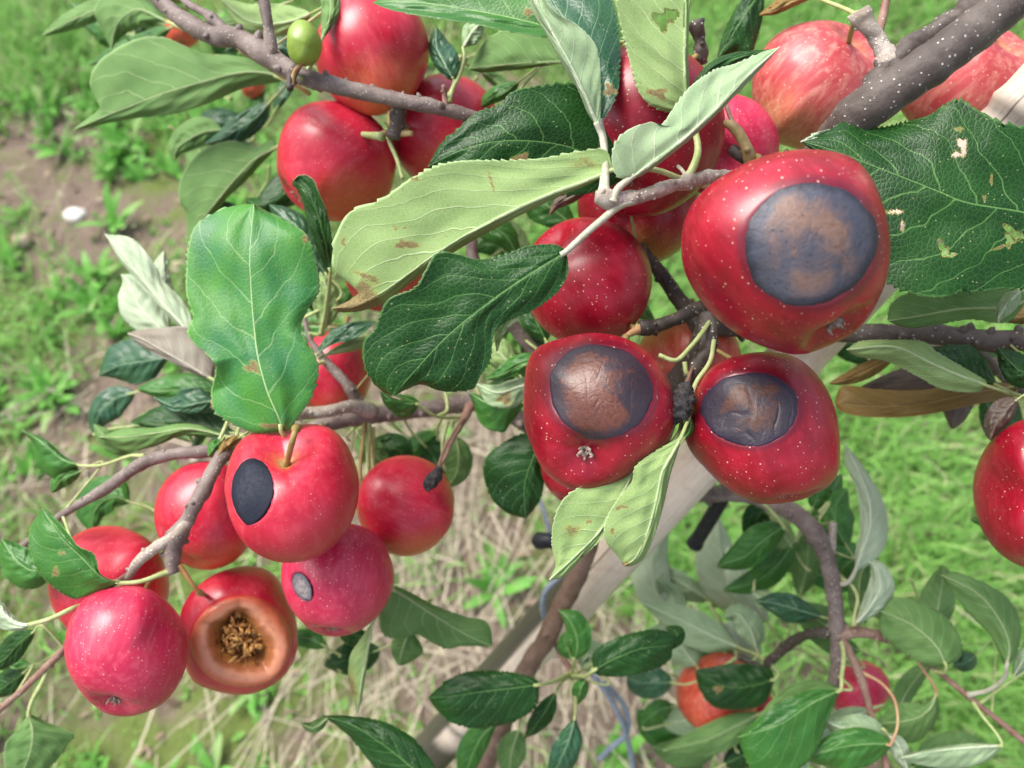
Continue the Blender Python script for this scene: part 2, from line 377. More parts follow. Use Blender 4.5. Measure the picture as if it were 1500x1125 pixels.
def gz(x, y): return (.012 * np.sin(x * 5.1 + 1) * np.cos(y * 4.3) + .006 * np.sin(x * 17 + y * 9)) * np.exp(-(x**2 + (y - 1)**2) / 40)

def zone(px, py, blobs, base=0.0):
    v = np.full(px.shape, base, float)
    for cx, cy, rx, ry, wt in blobs:
        v = v + wt * np.exp(-(((px - cx) / rx) ** 2 + ((py - cy) / ry) ** 2))
    return np.clip(v, 0, 1)
GRASS_Z = [(20, 40, 110, 120, 1.0), (60, 340, 60, 40, .5), (230, 430, 60, 50, .3), (30, 500, 70, 60, .4), (120, 500, 60, 40, .3), (1250, 680, 330, 300, 1.2), (1400, 950, 350, 300, 1.2), (1150, 30, 250, 190, 1.0),
           (780, 80, 120, 120, .8), (1000, 790, 120, 130, .7), (700, 860, 60, 50, .25), (1450, 0, 150, 120, .9), (620, 800, 60, 60, .3), (320, 880, 60, 40, .2), (760, 330, 80, 70, .7)]
GRASS_X = [(560, 1000, 330, 200, -.25), (820, 900, 130, 110, -.9), (640, 700, 170, 120, -.8), (150, 285, 150, 70, -.7), (270, 320, 80, 60, -.6), (40, 230, 70, 60, -.3), (200, 640, 170, 90, -.5), (1390, 15, 60, 40, -.9), (960, 1050, 120, 90, -1.1), (250, 1060, 150, 80, -.7)]
WEED_Z = [(180, 190, 100, 70, 1.0), (150, 120, 90, 60, .4), (130, 415, 110, 65, 1.0), (330, 165, 60, 50, .8), (240, 500, 50, 40, .3), (330, 880, 50, 40, .35), (420, 1020, 45, 40, .4), (330, 40, 80, 60, .4),
          (650, 850, 50, 50, .3), (300, 860, 40, 30, .2), (760, 360, 80, 60, .5), (400, 250, 60, 60, .5), (610, 960, 60, 60, .35), (30, 600, 50, 60, .35)]
STRAW_Z = [(650, 800, 170, 210, 1.0), (560, 1020, 260, 110, 1.0), (880, 900, 110, 100, .6), (950, 1060, 150, 70, .9), (120, 640, 170, 100, .35), (40, 250, 90, 120, .15), (30, 720, 80, 80, .3), (700, 640, 90, 60, .7), (30, 900, 60, 60, .3), (1390, 15, 60, 40, .5)]

def sample_ground(n, x0=-2.0, x1=2.0, y0=-.45, y1=2.9):
    x = rng.uniform(x0, x1, n); y = rng.uniform(y0, y1, n)
    p = proj(np.stack([x, y, np.zeros(n)], -1))
    return x, y, p[:, 0], p[:, 1]
def blades(name, x, y, L, W, az, lean, curl, mat, seg=4, taper=1.0, zoff=0.0, lab=None, cat=None):
    """ribbons: bases x,y; length L, width W, heading az, lean angle from vertical, extra curl"""
    n = len(x); t = np.linspace(0, 1, seg + 1)
    ang = lean[:, None] + curl[:, None] * t[None, :]
    dz = np.cos(ang); dh = np.sin(ang)
    st = (L / seg)[:, None]
    h = np.concatenate([np.zeros((n, 1)), np.cumsum(dh[:, :-1] * st, 1)], 1)
    z = np.concatenate([np.zeros((n, 1)), np.cumsum(dz[:, :-1] * st, 1)], 1)
    z = np.maximum(z, -.001) + zoff + gz(x, y)[:, None]
    cx = x[:, None] + h * np.sin(az)[:, None]; cy = y[:, None] + h * np.cos(az)[:, None]
    if taper == 'leaf': wd = np.sin(np.pi * np.clip(t * .88 + .1, 0, 1)) ** .8
    else: wd = (1 - t ** 2 * taper) 
    wd = np.clip(wd, .04, 1)[None, :] * W[:, None] / 2
    tw = az + np.pi / 2 + rng.uniform(-.5, .5, n)
    sx = np.sin(tw)[:, None] * wd; sy = np.cos(tw)[:, None] * wd
    A = np.stack([cx - sx, cy - sy, z], -1); B = np.stack([cx + sx, cy + sy, z], -1)
    V = np.stack([A, B], 2).reshape(n, -1, 3)          # n, (seg+1)*2, 3
    k = (seg + 1) * 2
    base = (np.arange(n) * k)[:, None, None]
    f = np.array([[2 * i, 2 * i + 1, 2 * i + 3, 2 * i + 2] for i in range(seg)])[None] + base
    hue = np.repeat(rng.uniform(0, 1, n), k)
    o = mesh_obj(name, V.reshape(-1, 3), f.reshape(-1, 4), mat, origin=(0, 1, 0), attrs={'hue': hue})
    tag(o, lab, cat, kind='stuff'); return o
def blade_mat(name, ca, cb, cc, rough=.5, transl=.35):
    b = NB(name); h = b.attr('hue', 'Fac')
    col = b.mix(b.ramp(h, 0, .6), ca, cb); col = b.mix(b.ramp(h, .82, .98), col, cc)
    return b.bsdf(col, rough, .35, None, transl=transl)
x, y, px, py = sample_ground(420000)
dens = zone(px, py, GRASS_Z + GRASS_X, .30)
patch = np.array([noise.noise(Vector((a * 3.2, b_ * 3.2, .3))) for a, b_ in zip(x, y)])
k = rng.uniform(0, 1, len(x)) < dens * np.clip(.75 + patch * 1.2, .15, 1.3) * .8
x, y = x[k], y[k]; n = len(x)
blades('grass', x, y, rng.uniform(.03, .10, n), rng.uniform(.002, .0048, n), rng.uniform(0, 6.283, n), rng.uniform(0.1, .9, n), rng.uniform(.2, 1.5, n),
       blade_mat('grass_blades', (.13, .31, .06), (.26, .52, .12), (.50, .50, .28)), 4, lab='short bright green grass of the orchard alley', cat='grass')
x, y, px, py = sample_ground(100000)
dens = zone(px, py, STRAW_Z, .03); k = rng.uniform(0, 1, len(x)) < dens * .40
x, y = x[k], y[k]; n = len(x)
az = rng.normal(math.pi, .45, n) + (rng.uniform(0, 1, n) < .3) * rng.uniform(0, 6.28, n)
blades('straw', x, y, rng.uniform(.05, .22, n), rng.uniform(.0006, .0026, n), az, rng.uniform(1.0, 1.5, n), rng.uniform(-.9, .8, n),
       blade_mat('dry_straw', (.28, .24, .17), (.52, .47, .35), (.12, .095, .07), .7, .1), 5, .4, .006, 'dead straw coloured stalks lying over the bare soil', 'straw')
# broad-leaved weeds growing in rosettes: ground cover
x, y, px, py = sample_ground(16000)
dens = zone(px, py, WEED_Z, .04); k = rng.uniform(0, 1, len(x)) < dens * .5
x, y = x[k], y[k]
m = 11; n = len(x) * m
sz = np.repeat(rng.uniform(.4, 1.15, len(x)), m)
az = rng.uniform(0, 6.283, n)
blades('weeds', np.repeat(x, m) + rng.normal(0, .006, n), np.repeat(y, m) + rng.normal(0, .006, n), rng.uniform(.035, .075, n) * sz, rng.uniform(.010, .017, n) * sz, az,
       rng.uniform(.25, 1.0, n), rng.uniform(.3, .9, n), blade_mat('weed_leaves', (.11, .34, .05), (.19, .47, .09), (.32, .48, .17)), 6, 'leaf', .001,
       'low broad-leaved green weeds covering the soil in tufts', 'weeds')
x, y, px, py = sample_ground(9000)
k = (px < 1050) & (rng.uniform(0, 1, len(x)) < .5); x, y = x[k], y[k]; m = 4; n = len(x) * m
blades('seedlings', np.repeat(x, m) + rng.normal(0, .002, n), np.repeat(y, m) + rng.normal(0, .002, n), rng.uniform(.006, .018, n), rng.uniform(.004, .009, n), rng.uniform(0, 6.28, n), rng.uniform(.7, 1.2, n), rng.uniform(0, .5, n),
       blade_mat('seedling_leaves', (.12, .30, .05), (.20, .40, .09), (.32, .40, .16)), 4, 'leaf', .001, 'tiny green seedlings and moss tufts scattered over the soil', 'seedlings')
# loose dead leaves and litter
x, y, px, py = sample_ground(16000)
k = (px < 1000) & (rng.uniform(0, 1, len(x)) < .34); x, y = x[k], y[k]; n = len(x)
blades('leaf_litter', x, y, rng.uniform(.004, .030, n), rng.uniform(.003, .012, n), rng.uniform(0, 6.28, n), rng.uniform(.9, 1.5, n), rng.uniform(-.4, .3, n),
       blade_mat('litter', (.12, .08, .055), (.30, .22, .16), (.5, .42, .34), .8, .05), 4, 'leaf', .004, 'brown and pinkish dead leaf scraps lying on the soil', 'leaf litter')
# pebbles
def pebble(px, py, r, mat, label):
    q = P(px, py, 1.0); d = q - CAM; s = -CAM[2] / d[2]; c = CAM + d * s
    rr = r * (c - CAM) @ FW / F
    V = []; Fc = []; nt_, np_ = 10, 14
    for i in range(nt_ + 1):
        for j in range(np_):
            a = math.pi * i / nt_; b_ = 2 * math.pi * j / np_
            V.append([math.sin(a) * math.cos(b_) * 1.25, math.sin(a) * math.sin(b_), math.cos(a) * .6])
    V = np.array(V); V *= (1 + .25 * n3(V, 1.3, px))[:, None]
    V = V * rr + c + [0, 0, rr * .35]
    Fc = [(i * np_ + j, i * np_ + (j + 1) % np_, (i + 1) * np_ + (j + 1) % np_, (i + 1) * np_ + j) for i in range(nt_) for j in range(np_)]
    tag(mesh_obj('pebble', V, Fc, mat), label, 'stone', 'pebbles on the soil')
ST_W = simple_mat('white_stone', (.60, .58, .55), (.75, .73, .70), 60, .8)
ST_P = simple_mat('pinkish_stone', (.38, .25, .20), (.50, .38, .32), 60, .8)
pebble(111, 318, 13, ST_W, 'bright white pebble on the bare soil left of the big light green leaf')
pebble(33, 356, 12, ST_P, 'tan pebble at the left edge just below the white pebble')
pebble(56, 183, 10, ST_P, 'pinkish pebble in the weeds at upper left')
pebble(44, 98, 12, simple_mat('orange_stone', (.5, .25, .12), (.6, .36, .2), 60, .8), 'orange tan lump in the grass at the upper left edge')
pebble(85, 143, 9, ST_P, 'small pink pebble left of the large veined leaf')
pebble(260, 395, 13, ST_P, 'pale pebble beside the whitish leaves')

# ---------------------------------------------------------------- the tree: wood
tree_base = P(600, 1330, .80); tree_base[2] = 0
tree = empty('apple_tree', tree_base)
tag(tree, 'young spotted-bark apple tree with serrated leaves leaning along a bamboo cane', 'tree')
WOOD = []
def wood(name, pts, mat, rough=.16, sides=14, seg=6, nodes=(), label=None, taper_tip=False, to_ground=False):
    """pts: (x, y, depth, width px)"""
    a = np.array(pts, float); tot = np.sum(np.linalg.norm(np.diff(a[:, :2], axis=0), axis=1)); n = max(8, int(tot / seg))
    c = cr(a, n)
    path = P(c[:, 0], c[:, 1], c[:, 2]); rad = c[:, 3] / 2 * c[:, 2] / F
    for t, k, wd in nodes:      # swellings
        rad = rad * (1 + k * np.exp(-((np.linspace(0, 1, n) - t) / wd) ** 2))
    # slight crookedness, ring scars
    rad = rad * (1 + .05 * np.sin(np.linspace(0, tot / 9, n)) * np.sin(np.linspace(0, tot / 31, n)))
    wob = np.stack([n3(path, 30, 5 + i) for i in range(3)], -1) * np.minimum(rad, .002)[:, None] * .9
    path = path + wob
    if to_ground:
        gp = np.array([path[0] * (1 - t) + np.array(list(tree_base)) * t for t in np.linspace(1, 0, 24)[:-1]])
        gp[0, 2] = -.02
        path = np.vstack([gp, path]); rad = np.r_[np.linspace(rad[0] * 1.7, rad[0], 23), rad]
    V, Fc = tube(path, rad, sides, rough, seed=len(WOOD) * 1.7)
    if max(p_[3] for p_ in pts) < 45:
        mb = MB(); mb.add(V, Fc); rk = np.random.default_rng(len(WOOD)); T_ = np.gradient(path, axis=0); T_ /= np.linalg.norm(T_, axis=1)[:, None] + 1e-12
        for q_ in range(int(tot / 26)):
            i_ = rk.integers(2, len(path) - 2); v_ = rk.normal(0, 1, 3); v_ -= T_[i_] * (v_ @ T_[i_]); v_ /= np.linalg.norm(v_); v_ = v_ + T_[i_] * rk.uniform(-.2, .7); k_ = rad[i_] * rk.uniform(.25, .5)
            b0 = path[i_] + v_ * rad[i_] * .55; mb.add(*tube(np.array([b0, b0 + v_ * k_ * .9, b0 + v_ * k_ * 1.6, b0 + v_ * k_ * 2.1]), np.array([k_ * 1.1, k_, k_ * .7, k_ * .2]), 8, .3, q_))
        V = np.vstack(mb.V); Fc = mb.F
    o = mesh_obj(name, V, Fc, mat, tree)
    if label: o['label'] = label
    WOOD.append((o, path, rad)); return o

wood('trunk', [(700, 1140, .585, 30), (715, 1110, .575, 30), (762, 1000, .555, 29), (805, 925, .54, 28), (845, 838, .52, 29), (868, 765, .505, 29), (885, 690, .485, 29), (930, 625, .465, 28), (975, 570, .435, 28)],
     BARK_T, .10, 22, 4, to_ground=True, label='reddish brown lower stem running down beside the cane')
wood('trunk', [(965, 582, .44, 26), (1018, 520, .41, 30), (1050, 440, .40, 34), (1120, 340, .395, 42), (1190, 245, .385, 52), (1245, 178, .352, 60), (1300, 135, .338, 62), (1372, 85, .33, 62), (1440, 35, .325, 62), (1530, -45, .32, 64)],
     BARK, .04, 24, 4, nodes=[(.60, .10, .03)], label='thick dark upper stem dotted with white lenticels')
wood('branch', [(1252, 172, .350, 40), (1272, 135, .345, 36), (1300, 100, .345, 36), (1330, 72, .345, 34), (1375, 45, .345, 34), (1430, 5, .34, 36), (1460, -20, .34, 38)], BARK, .3, 16, 4, nodes=[(.45, .15, .05), (.65, .18, .04), (.8, .2, .04)])
wood('branch', [(1302, 92, .345, 34), (1290, 60, .345, 24), (1272, 35, .343, 24), (1262, 14, .342, 26)], BARK_L, .25, 14, 3, nodes=[(.9, .2, .08)])
wood('twig', [(1290, 48, .347, 14), (1298, 20, .35, 13), (1302, -15, .35, 12)], BARK_R, .1, 10, 4)
# spotted spur and the pale twig that carries the foreground leaves
wood('branch', [(1205, 228, .385, 34), (1165, 236, .355, 26), (1125, 240, .345, 22), (1095, 232, .342, 22), (1078, 222, .342, 20), (1068, 216, .343, 14)], BARK_D, .25, 14, 4)
wood('twig', [(1120, 246, .345, 24), (1085, 257, .335, 22), (1045, 258, .325, 21), (1005, 268, .316, 20), (960, 282, .308, 21), (925, 291, .304, 20), (900, 292, .301, 24), (885, 291, .300, 24), (875, 290, .300, 16)], BARK_L, .22, 14, 3,
     nodes=[(.45, .22, .03), (.8, .2, .03), (.93, .15, .03)], label='pale grey twig carrying the foreground leaves')
wood('twig', [(1098, 248, .342, 16), (1096, 225, .338, 19), (1085, 200, .337, 17), (1070, 184, .338, 14), (1060, 180, .34, 11)], simple_mat('spur_olive', (.20, .15, .06), (.30, .22, .10), 200, .5), .1, 12, 3)
wood('twig', [(1082, 205, .342, 7), (1070, 175, .345, 7), (1062, 150, .348, 6)], BARK_R, .1, 8, 4)
wood('twig', [(1028, 92, .395, 20), (1026, 60, .39, 18), (1022, 42, .388, 22), (1020, 35, .388, 26)], BARK_D, .6, 12, 3, label='blackened dead spur stub rising above an apple')
# dark wood behind the three rotten apples
wood('branch', [(935, 360, .425, 20), (960, 395, .422, 20), (985, 425, .42, 22), (1010, 455, .415, 24), (1035, 490, .41, 26)], BARK_D, .15, 14, 4)
wood('branch', [(938, 482, .375, 22), (965, 476, .376, 20), (1000, 462, .38, 20), (1030, 450, .39, 22)], BARK_D, .22, 14, 4, nodes=[(.1, .2, .06)])
wood('twig', [(920, 494, .372, 8), (932, 487, .374, 12), (940, 482, .375, 16)], simple_mat('spur_tan', (.40, .22, .10), (.48, .30, .16), 200, .5), .05, 10, 3)
wood('branch', [(1036, 462, .375, 26), (1036, 490, .37, 28), (1030, 515, .365, 26), (1018, 535, .36, 22), (1010, 552, .358, 16), (1004, 572, .356, 10)], BARK_D, .4, 14, 3, nodes=[(.5, .2, .08)])
wood('branch', [(1045, 478, .425, 30), (1150, 485, .425, 30), (1280, 487, .41, 30), (1400, 492, .40, 31), (1530, 500, .385, 33)], BARK, .1, 16, 6)
wood('branch', [(905, 640, .48, 22), (850, 560, .475, 20), (790, 520, .47, 20), (745, 468, .46, 20), (700, 400, .45, 19), (690, 330, .44, 18), (700, 250, .42, 18), (712, 190, .405, 18), (695, 172, .40, 19), (640, 158, .395, 21), (570, 143, .39, 22), (500, 130, .39, 24), (440, 112, .392, 26), (395, 82, .396, 30),
                (340, 52, .402, 28), (312, 50, .405, 26), (280, 36, .41, 28), (255, 18, .415, 22), (225, -8, .42, 20)], BARK_G, .14, 16, 5, nodes=[(.9, .12, .015), (.83, .12, .015)])
wood('twig', [(400, 84, .395, 20), (396, 55, .394, 18), (390, 25, .392, 16), (383, -12, .39, 16)], BARK_G, .15, 12, 4)
wood('twig', [(335, 48, .403, 18), (308, 22, .405, 14), (280, 6, .41, 10), (262, -8, .413, 9)], BARK_G, .2, 12, 4, nodes=[(.4, .35, .08)])
wood('twig', [(470, 132, .40, 10), (430, 112, .41, 9), (385, 90, .43, 10), (350, 70, .44, 9)], BARK_R, .1, 10, 4)
wood('twig', [(436, 100, .385, 14), (427, 118, .38, 14), (425, 132, .378, 10)], BARK_D, .35, 10, 3)
wood('twig', [(585, 146, .395, 20), (583, 170, .40, 22), (578, 190, .405, 26), (575, 200, .405, 18)], BARK, .4, 12, 3)
wood('twig', [(585, 192, .405, 12), (605, 194, .403, 8)], simple_mat('spur_ochre', (.35, .26, .10), (.45, .33, .15), 200, .5), .05, 8, 3)
wood('twig', [(654, 158, .395, 10), (652, 140, .393, 8), (650, 125, .39, 6)], BARK_R, .1, 8, 3)
# left-hand branch system
wood('branch', [(885, 700, .51, 30), (800, 640, .51, 26), (740, 600, .505, 26), (690, 590, .50, 25), (620, 598, .49, 25), (550, 610, .48, 26), (480, 622, .47, 24), (410, 648, .455, 22), (345, 660, .44, 21), (300, 664, .43, 19), (250, 668, .43, 18), (205, 682, .43, 19), (150, 718, .43, 15), (105, 745, .43, 12), (60, 775, .435, 11), (-10, 835, .44, 11)],
     BARK_G, .14, 14, 5, nodes=[(.80, .2, .012)])
wood('twig', [(545, 606, .478, 26), (520, 598, .465, 20), (485, 603, .455, 18), (450, 606, .45, 18), (425, 612, .44, 14)], BARK_L, .12, 12, 4)
wood('twig', [(527, 600, .475, 22), (520, 578, .47, 17), (500, 552, .47, 15), (470, 520, .47, 13), (455, 498, .47, 9), (447, 465, .47, 6)], BARK_G, .12, 12, 4, nodes=[(.2, .2, .04)])
wood('branch', [(348, 652, .43, 24), (325, 672, .41, 22), (300, 712, .40, 21), (270, 765, .395, 22), (255, 795, .395, 26), (253, 825, .395, 20), (256, 838, .395, 16)], BARK_G, .22, 14, 4, nodes=[(.75, .2, .06)])
wood('twig', [(282, 752, .397, 14), (262, 778, .392, 16), (230, 802, .392, 17), (205, 825, .394, 15), (188, 850, .398, 12)], BARK_L, .12, 12, 4)
wood('twig', [(262, 825, .396, 9), (280, 852, .40, 7), (292, 868, .405, 6)], simple_mat('spur_orange', (.48, .24, .08), (.5, .32, .13), 200, .5), .03, 8, 3)
wood('twig', [(150, 860, .46, 8), (110, 925, .45, 10), (80, 965, .44, 12), (40, 1005, .44, 10), (0, 1040, .44, 10), (-30, 1065, .44, 10)], BARK_R, .12, 10, 4)
wood('twig', [(198, 838, .396, 8), (172, 850, .42, 8), (150, 862, .46, 8)], BARK_R, .1, 8, 4)
wood('twig', [(690, 592, .495, 16), (680, 615, .485, 12), (665, 640, .475, 8), (655, 665, .47, 6), (640, 690, .465, 5)], BARK_R, .3, 10, 3)
# lower right shoot
wood('branch', [(885, 705, .51, 24), (1000, 722, .53, 24), (1090, 725, .51, 25), (1145, 742, .49, 26), (1180, 765, .485, 27), (1205, 805, .485, 25), (1217, 850, .485, 24), (1224, 900, .485, 22), (1228, 940, .487, 20), (1224, 980, .49, 18), (1216, 1020, .50, 14), (1208, 1060, .52, 10)], BARK_G, .15, 14, 5, nodes=[(.55, .12, .03)])
wood('twig', [(1217, 812, .487, 12), (1219, 790, .486, 12), (1221, 768, .485, 12)], BARK_L, .15, 10, 3)
wood('twig', [(1226, 930, .485, 18), (1260, 927, .483, 16), (1295, 932, .482, 15), (1325, 944, .48, 12), (1370, 980, .478, 9), (1415, 1018, .476, 9), (1460, 1055, .475, 9), (1520, 1100, .474, 9)], BARK_R, .12, 12, 5)
wood('twig', [(1228, 925, .485, 15), (1243, 955, .483, 13), (1258, 990, .482, 12), (1275, 1040, .48, 10), (1293, 1095, .478, 9), (1302, 1150, .478, 9)], BARK_R, .12, 10, 5)
wood('twig', [(1224, 925, .487, 16), (1190, 928, .50, 15), (1160, 940, .52, 16), (1130, 965, .54, 14), (1118, 978, .55, 10), (1080, 960, .57, 8)], BARK_D, .2, 10, 4)
wood('twig', [(803, 925, .54, 10), (818, 952, .55, 8), (830, 975, .53, 10), (836, 992, .525, 12)], BARK_R, .2, 10, 4)
wood('twig', [(1400, 490, .40, 14), (1440, 520, .42, 12), (1480, 560, .43, 12), (1540, 590, .43, 12)], BARK, .1, 10, 5)
wood('twig', [(385, -5, .39, 16), (280, -40, .46, 14), (160, -30, .52, 12), (90, -40, .55, 10)], BARK, .1, 10, 6)
wood('twig', [(1455, -18, .34, 14), (1330, -70, .37, 12), (1200, -60, .40, 10), (980, -60, .40, 10), (800, -45, .40, 10), (660, -30, .42, 10)], BARK, .1, 10, 8)

ALLP = np.vstack([p for _, p, _ in WOOD]); ALLI = np.concatenate([[i] * len(p) for i, (_, p, _) in enumerate(WOOD)])
def nearest(pt, prefer=None):
    d = np.linalg.norm(ALLP - pt, axis=1); i = int(np.argmin(d)); return ALLP[i], WOOD[ALLI[i]][0], d[i]

# ---------------------------------------------------------------- leaves
PAIR = {'dark': (T_DARK, U_PALE), 'mid': (T_MID, U_GREEN), 'bright': (T_BRIGHT, U_PALE), 'teal': (T_TEAL, U_HOARY), 'ochre': (T_OCHRE, T_OCHRE),
        'pale': (U_PALE, T_MID), 'green': (U_GREEN, T_MID), 'hoary': (U_HOARY, T_DARK), 'white': (U_WHITE, T_MID), 'mauve': (U_MAUVE, T_MID), 'brown': (T_SHADE, T_OCHRE)}
NL = [0]
def leaf(kind, mid, L=None, R=None, wl=None, wr=None, dl=4.0, dr=4.0, pet='auto', petw=6, nv=110, nu=14, teeth=30, tooth=.055, wave=1.0, spots=(), holes=(), label=None,
         petmat=None, shape=(.85, .75), cup=1.7, fill=False, vn=7.6, vsl=2.2, quilt=1.0, pucker=1.0):
    """mid (x, y, depth) base -> tip. L/R: edge points (x, y) left / right of travel, or wl/wr: half widths px.
    dl/dr: how far (mm) the edges lie behind (+) or before (-) the midrib; number or list along the leaf"""
    NL[0] += 1; sd_ = NL[0] * 3.17
    rg = np.random.default_rng(NL[0])
    M = cr(mid, nv + 1); t = np.linspace(0, 1, nv + 1)
    d2 = np.gradient(M[:, :2], axis=0); d2 /= np.linalg.norm(d2, axis=1)[:, None] + 1e-9
    nl = np.stack([d2[:, 1], -d2[:, 0]], -1)
    def edge(E, wdt, sgn):
        if E is not None:
            e = cr([mid[0][:2]] + list(E) + [mid[-1][:2]], nv + 1)
        else:
            if np.isscalar(wdt): wv = wdt * np.sin(np.pi * t ** shape[0]) ** shape[1]
            else: wv = np.interp(t, np.linspace(0, 1, len(wdt) + 2), [0] + list(wdt) + [0]); wv = np.convolve(np.pad(wv, 5, 'edge'), np.ones(11) / 11, 'valid')
            wv[0] = wv[-1] = 0
            e = M[:, :2] + sgn * nl * wv[:, None]
        return e
    EL = edge(L, wl, 1); ER = edge(R, wr, -1)
    def prof(v): return np.full(nv + 1, float(v)) if np.isscalar(v) else np.interp(t, np.linspace(0, 1, len(v)), v)
    DL, DR = prof(dl) / 1000, prof(dr) / 1000
    size = np.median(np.linalg.norm(EL - ER, axis=1))
    cols = np.linspace(-1, 1, 2 * nu + 1)
    WF = [(rg.uniform(4, 9), rg.uniform(0, 6), rg.uniform(.5, 1.3)), (rg.uniform(10, 16), rg.uniform(0, 6), rg.uniform(.15, .5)), (rg.uniform(20, 32), rg.uniform(0, 6), rg.uniform(.05, .2))]; p0 = rg.uniform(0, 6)
    Q = np.zeros((nv + 1, 2 * nu + 1, 3)); UV = np.zeros_like(Q); MMv = np.zeros_like(Q)
    lenmm = np.sum(np.linalg.norm(np.diff(M[:, :2], axis=0), axis=1)) * M[:, 2].mean() / F * 1000
    for j, u in enumerate(cols):
        s = abs(u); E, D = (EL, DL) if u < 0 else (ER, DR)
        xy = M[:, :2] * (1 - s) + E * s
        if s > .85:                                        # serrated margin, teeth pointing to the tip
            saw = ((t * teeth * (1 + .12 * np.sin(t * 9 + sd_)) + rg.uniform(0, 1)) % 1.0)
            out = (E - M[:, :2]); wn = np.linalg.norm(out, axis=1)[:, None]; out = out / (wn + 1e-6)
            env = np.clip(wn[:, 0] / (size * .35 + 1e-6), 0, 1)
            amp = tooth * size * env * (s - .85) / .15 * (.7 + .5 * np.sin(t * 37 + sd_))
            xy = xy + out * (amp * (saw ** 1.2 - .45))[:, None]
        dep = M[:, 2] + D * s ** cup
        ph = sd_ + (2.1 if u > 0 else 0)
        wf = sum(np.sin(t * f_ + p_ + (1.9 if u > 0 else 0) * k_) * a_ for k_, (f_, p_, a_) in enumerate(WF))
        dep = dep + wave * .0011 * s ** 1.6 * wf * np.sin(np.pi * t) ** .5 + wave * .0006 * np.sin(s * 4 + p0 + t * 5) * s
        dep = dep + pucker * .0011 * (np.sin(3.1 * u + 6.3 * t + p0) * np.sin(7.7 * t + 2.2 * u + p0 * 2) + .55 * np.sin(6 * u - 11 * t + p0 * 3) * np.sin(5 * u + 13 * t)) * min(1, s * 4) * np.sin(np.pi * t) ** .6
        dep = dep + quilt * .00016 * np.sin(t * 7.6 * 2 * np.pi - 9.4 * s ** 1.25) * np.sin(np.pi * s) ** .7   # quilting between the side veins
        Q[:, j] = np.stack([xy[:, 0], xy[:, 1], dep], -1)
        UV[:, j] = np.stack([np.full(nv + 1, u), t, np.full(nv + 1, sd_ % 1)], -1)
    W3 = P(Q[..., 0], Q[..., 1], Q[..., 2])
    cw = np.linalg.norm(W3 - W3[:, nu:nu + 1], axis=2) * 1000
    MMv = np.stack([cw * np.sign(cols)[None, :], np.repeat((t * lenmm)[:, None], 2 * nu + 1, 1), np.full(cw.shape, 0.0)], -1)
    MMv[..., 0] += 0; 
    dv = np.gradient(W3, axis=0); du = np.gradient(W3, axis=1); N = np.cross(du, dv); nn = np.linalg.norm(N, axis=2)[..., None]; N = N / (nn + 1e-12)
    toc = CAM - W3; sgn = np.sign((N * toc).sum(2).mean()); N = N * (sgn if sgn else 1)
    # normals pinch at base and tip: borrow from neighbours
    N[0] = N[2]; N[1] = N[2]; N[-1] = N[-3]; N[-2] = N[-3]
    thick = .00016 * (1 - .4 * np.abs(cols))[None, :, None]
    rib = np.exp(-(cw / (.9 - .5 * t[:, None])) ** 2)[..., None] * .00055 * (1 - .7 * t)[:, None, None]
    isunder = kind in ('pale', 'green', 'hoary', 'white', 'mauve')
    A = W3 + N * thick + (rib * N if isunder else -rib * .4 * N); B = W3 - N * thick - (0 if isunder else 1) * rib * N
    nc = 2 * nu + 1; na = (nv + 1) * nc
    V = np.vstack([A.reshape(-1, 3), B.reshape(-1, 3)])
    dmg = np.zeros((nv + 1, nc))
    pxy = Q[..., :2]
    def sfield(s_):
        cx, cy, rx, ry = s_[:4]; an = math.radians(s_[4]) if len(s_) > 4 else 0
        dx = pxy[..., 0] - cx; dy = pxy[..., 1] - cy
        X_ = dx * math.cos(an) + dy * math.sin(an); Y_ = -dx * math.sin(an) + dy * math.cos(an)
        wob = 1 + .28 * np.sin(3 * np.arctan2(Y_, X_) + cx) + .18 * np.sin(5 * np.arctan2(Y_, X_) + cy)
        return np.sqrt((X_ / rx) ** 2 + (Y_ / ry) ** 2) / wob
    for s_ in spots: dmg = np.maximum(dmg, np.clip(1.35 - sfield(s_) * .8, 0, 1) * (s_[5] if len(s_) > 5 else 1))
    keep = np.ones((nv, 2 * nu), bool)
    for s_ in holes:
        f = sfield(s_); fc = (f[:-1, :-1] + f[1:, 1:] + f[1:, :-1] + f[:-1, 1:]) / 4; keep &= fc > 1
        dmg = np.maximum(dmg, np.clip(.85 - (f - 1) * 4.5, 0, .9))
    id_ = np.arange(na).reshape(nv + 1, nc)
    q = np.stack([id_[:-1, :-1], id_[:-1, 1:], id_[1:, 1:], id_[1:, :-1]], -1)[keep]
    flip = sgn > 0
    qa = q if flip else q[:, ::-1]
    qb = (q[:, ::-1] if flip else q) + na
    faces = [qa, qb]; mi = [np.zeros(len(qa)), np.ones(len(qb))]
    # rim
    kp = np.pad(keep, 1, constant_values=False)
    rim = []
    for dj, di, e0, e1 in ((0, -1, (0, 0), (1, 0)), (0, 1, (1, 1), (0, 1)), (-1, 0, (0, 1), (0, 0)), (1, 0, (1, 0), (1, 1))):
        nb = kp[1 + dj:1 + dj + nv, 1 + di:1 + di + 2 * nu]
        I, J = np.where(keep & ~nb)
        a = id_[I + e0[0], J + e0[1]]; b_ = id_[I + e1[0], J + e1[1]]
        rim.append(np.stack([a, b_, b_ + na, a + na], -1))
    rim = np.vstack(rim); faces.append(rim); mi.append(np.ones(len(rim)) * (0 if isunder else 1))
    faces = np.vstack(faces); mi = np.concatenate(mi)
    luv = np.vstack([UV.reshape(-1, 3)] * 2); lmm = np.vstack([MMv.reshape(-1, 3)] * 2); lmm[:, 2] = 0; lmm[:, 1] += NL[0] * 131.0
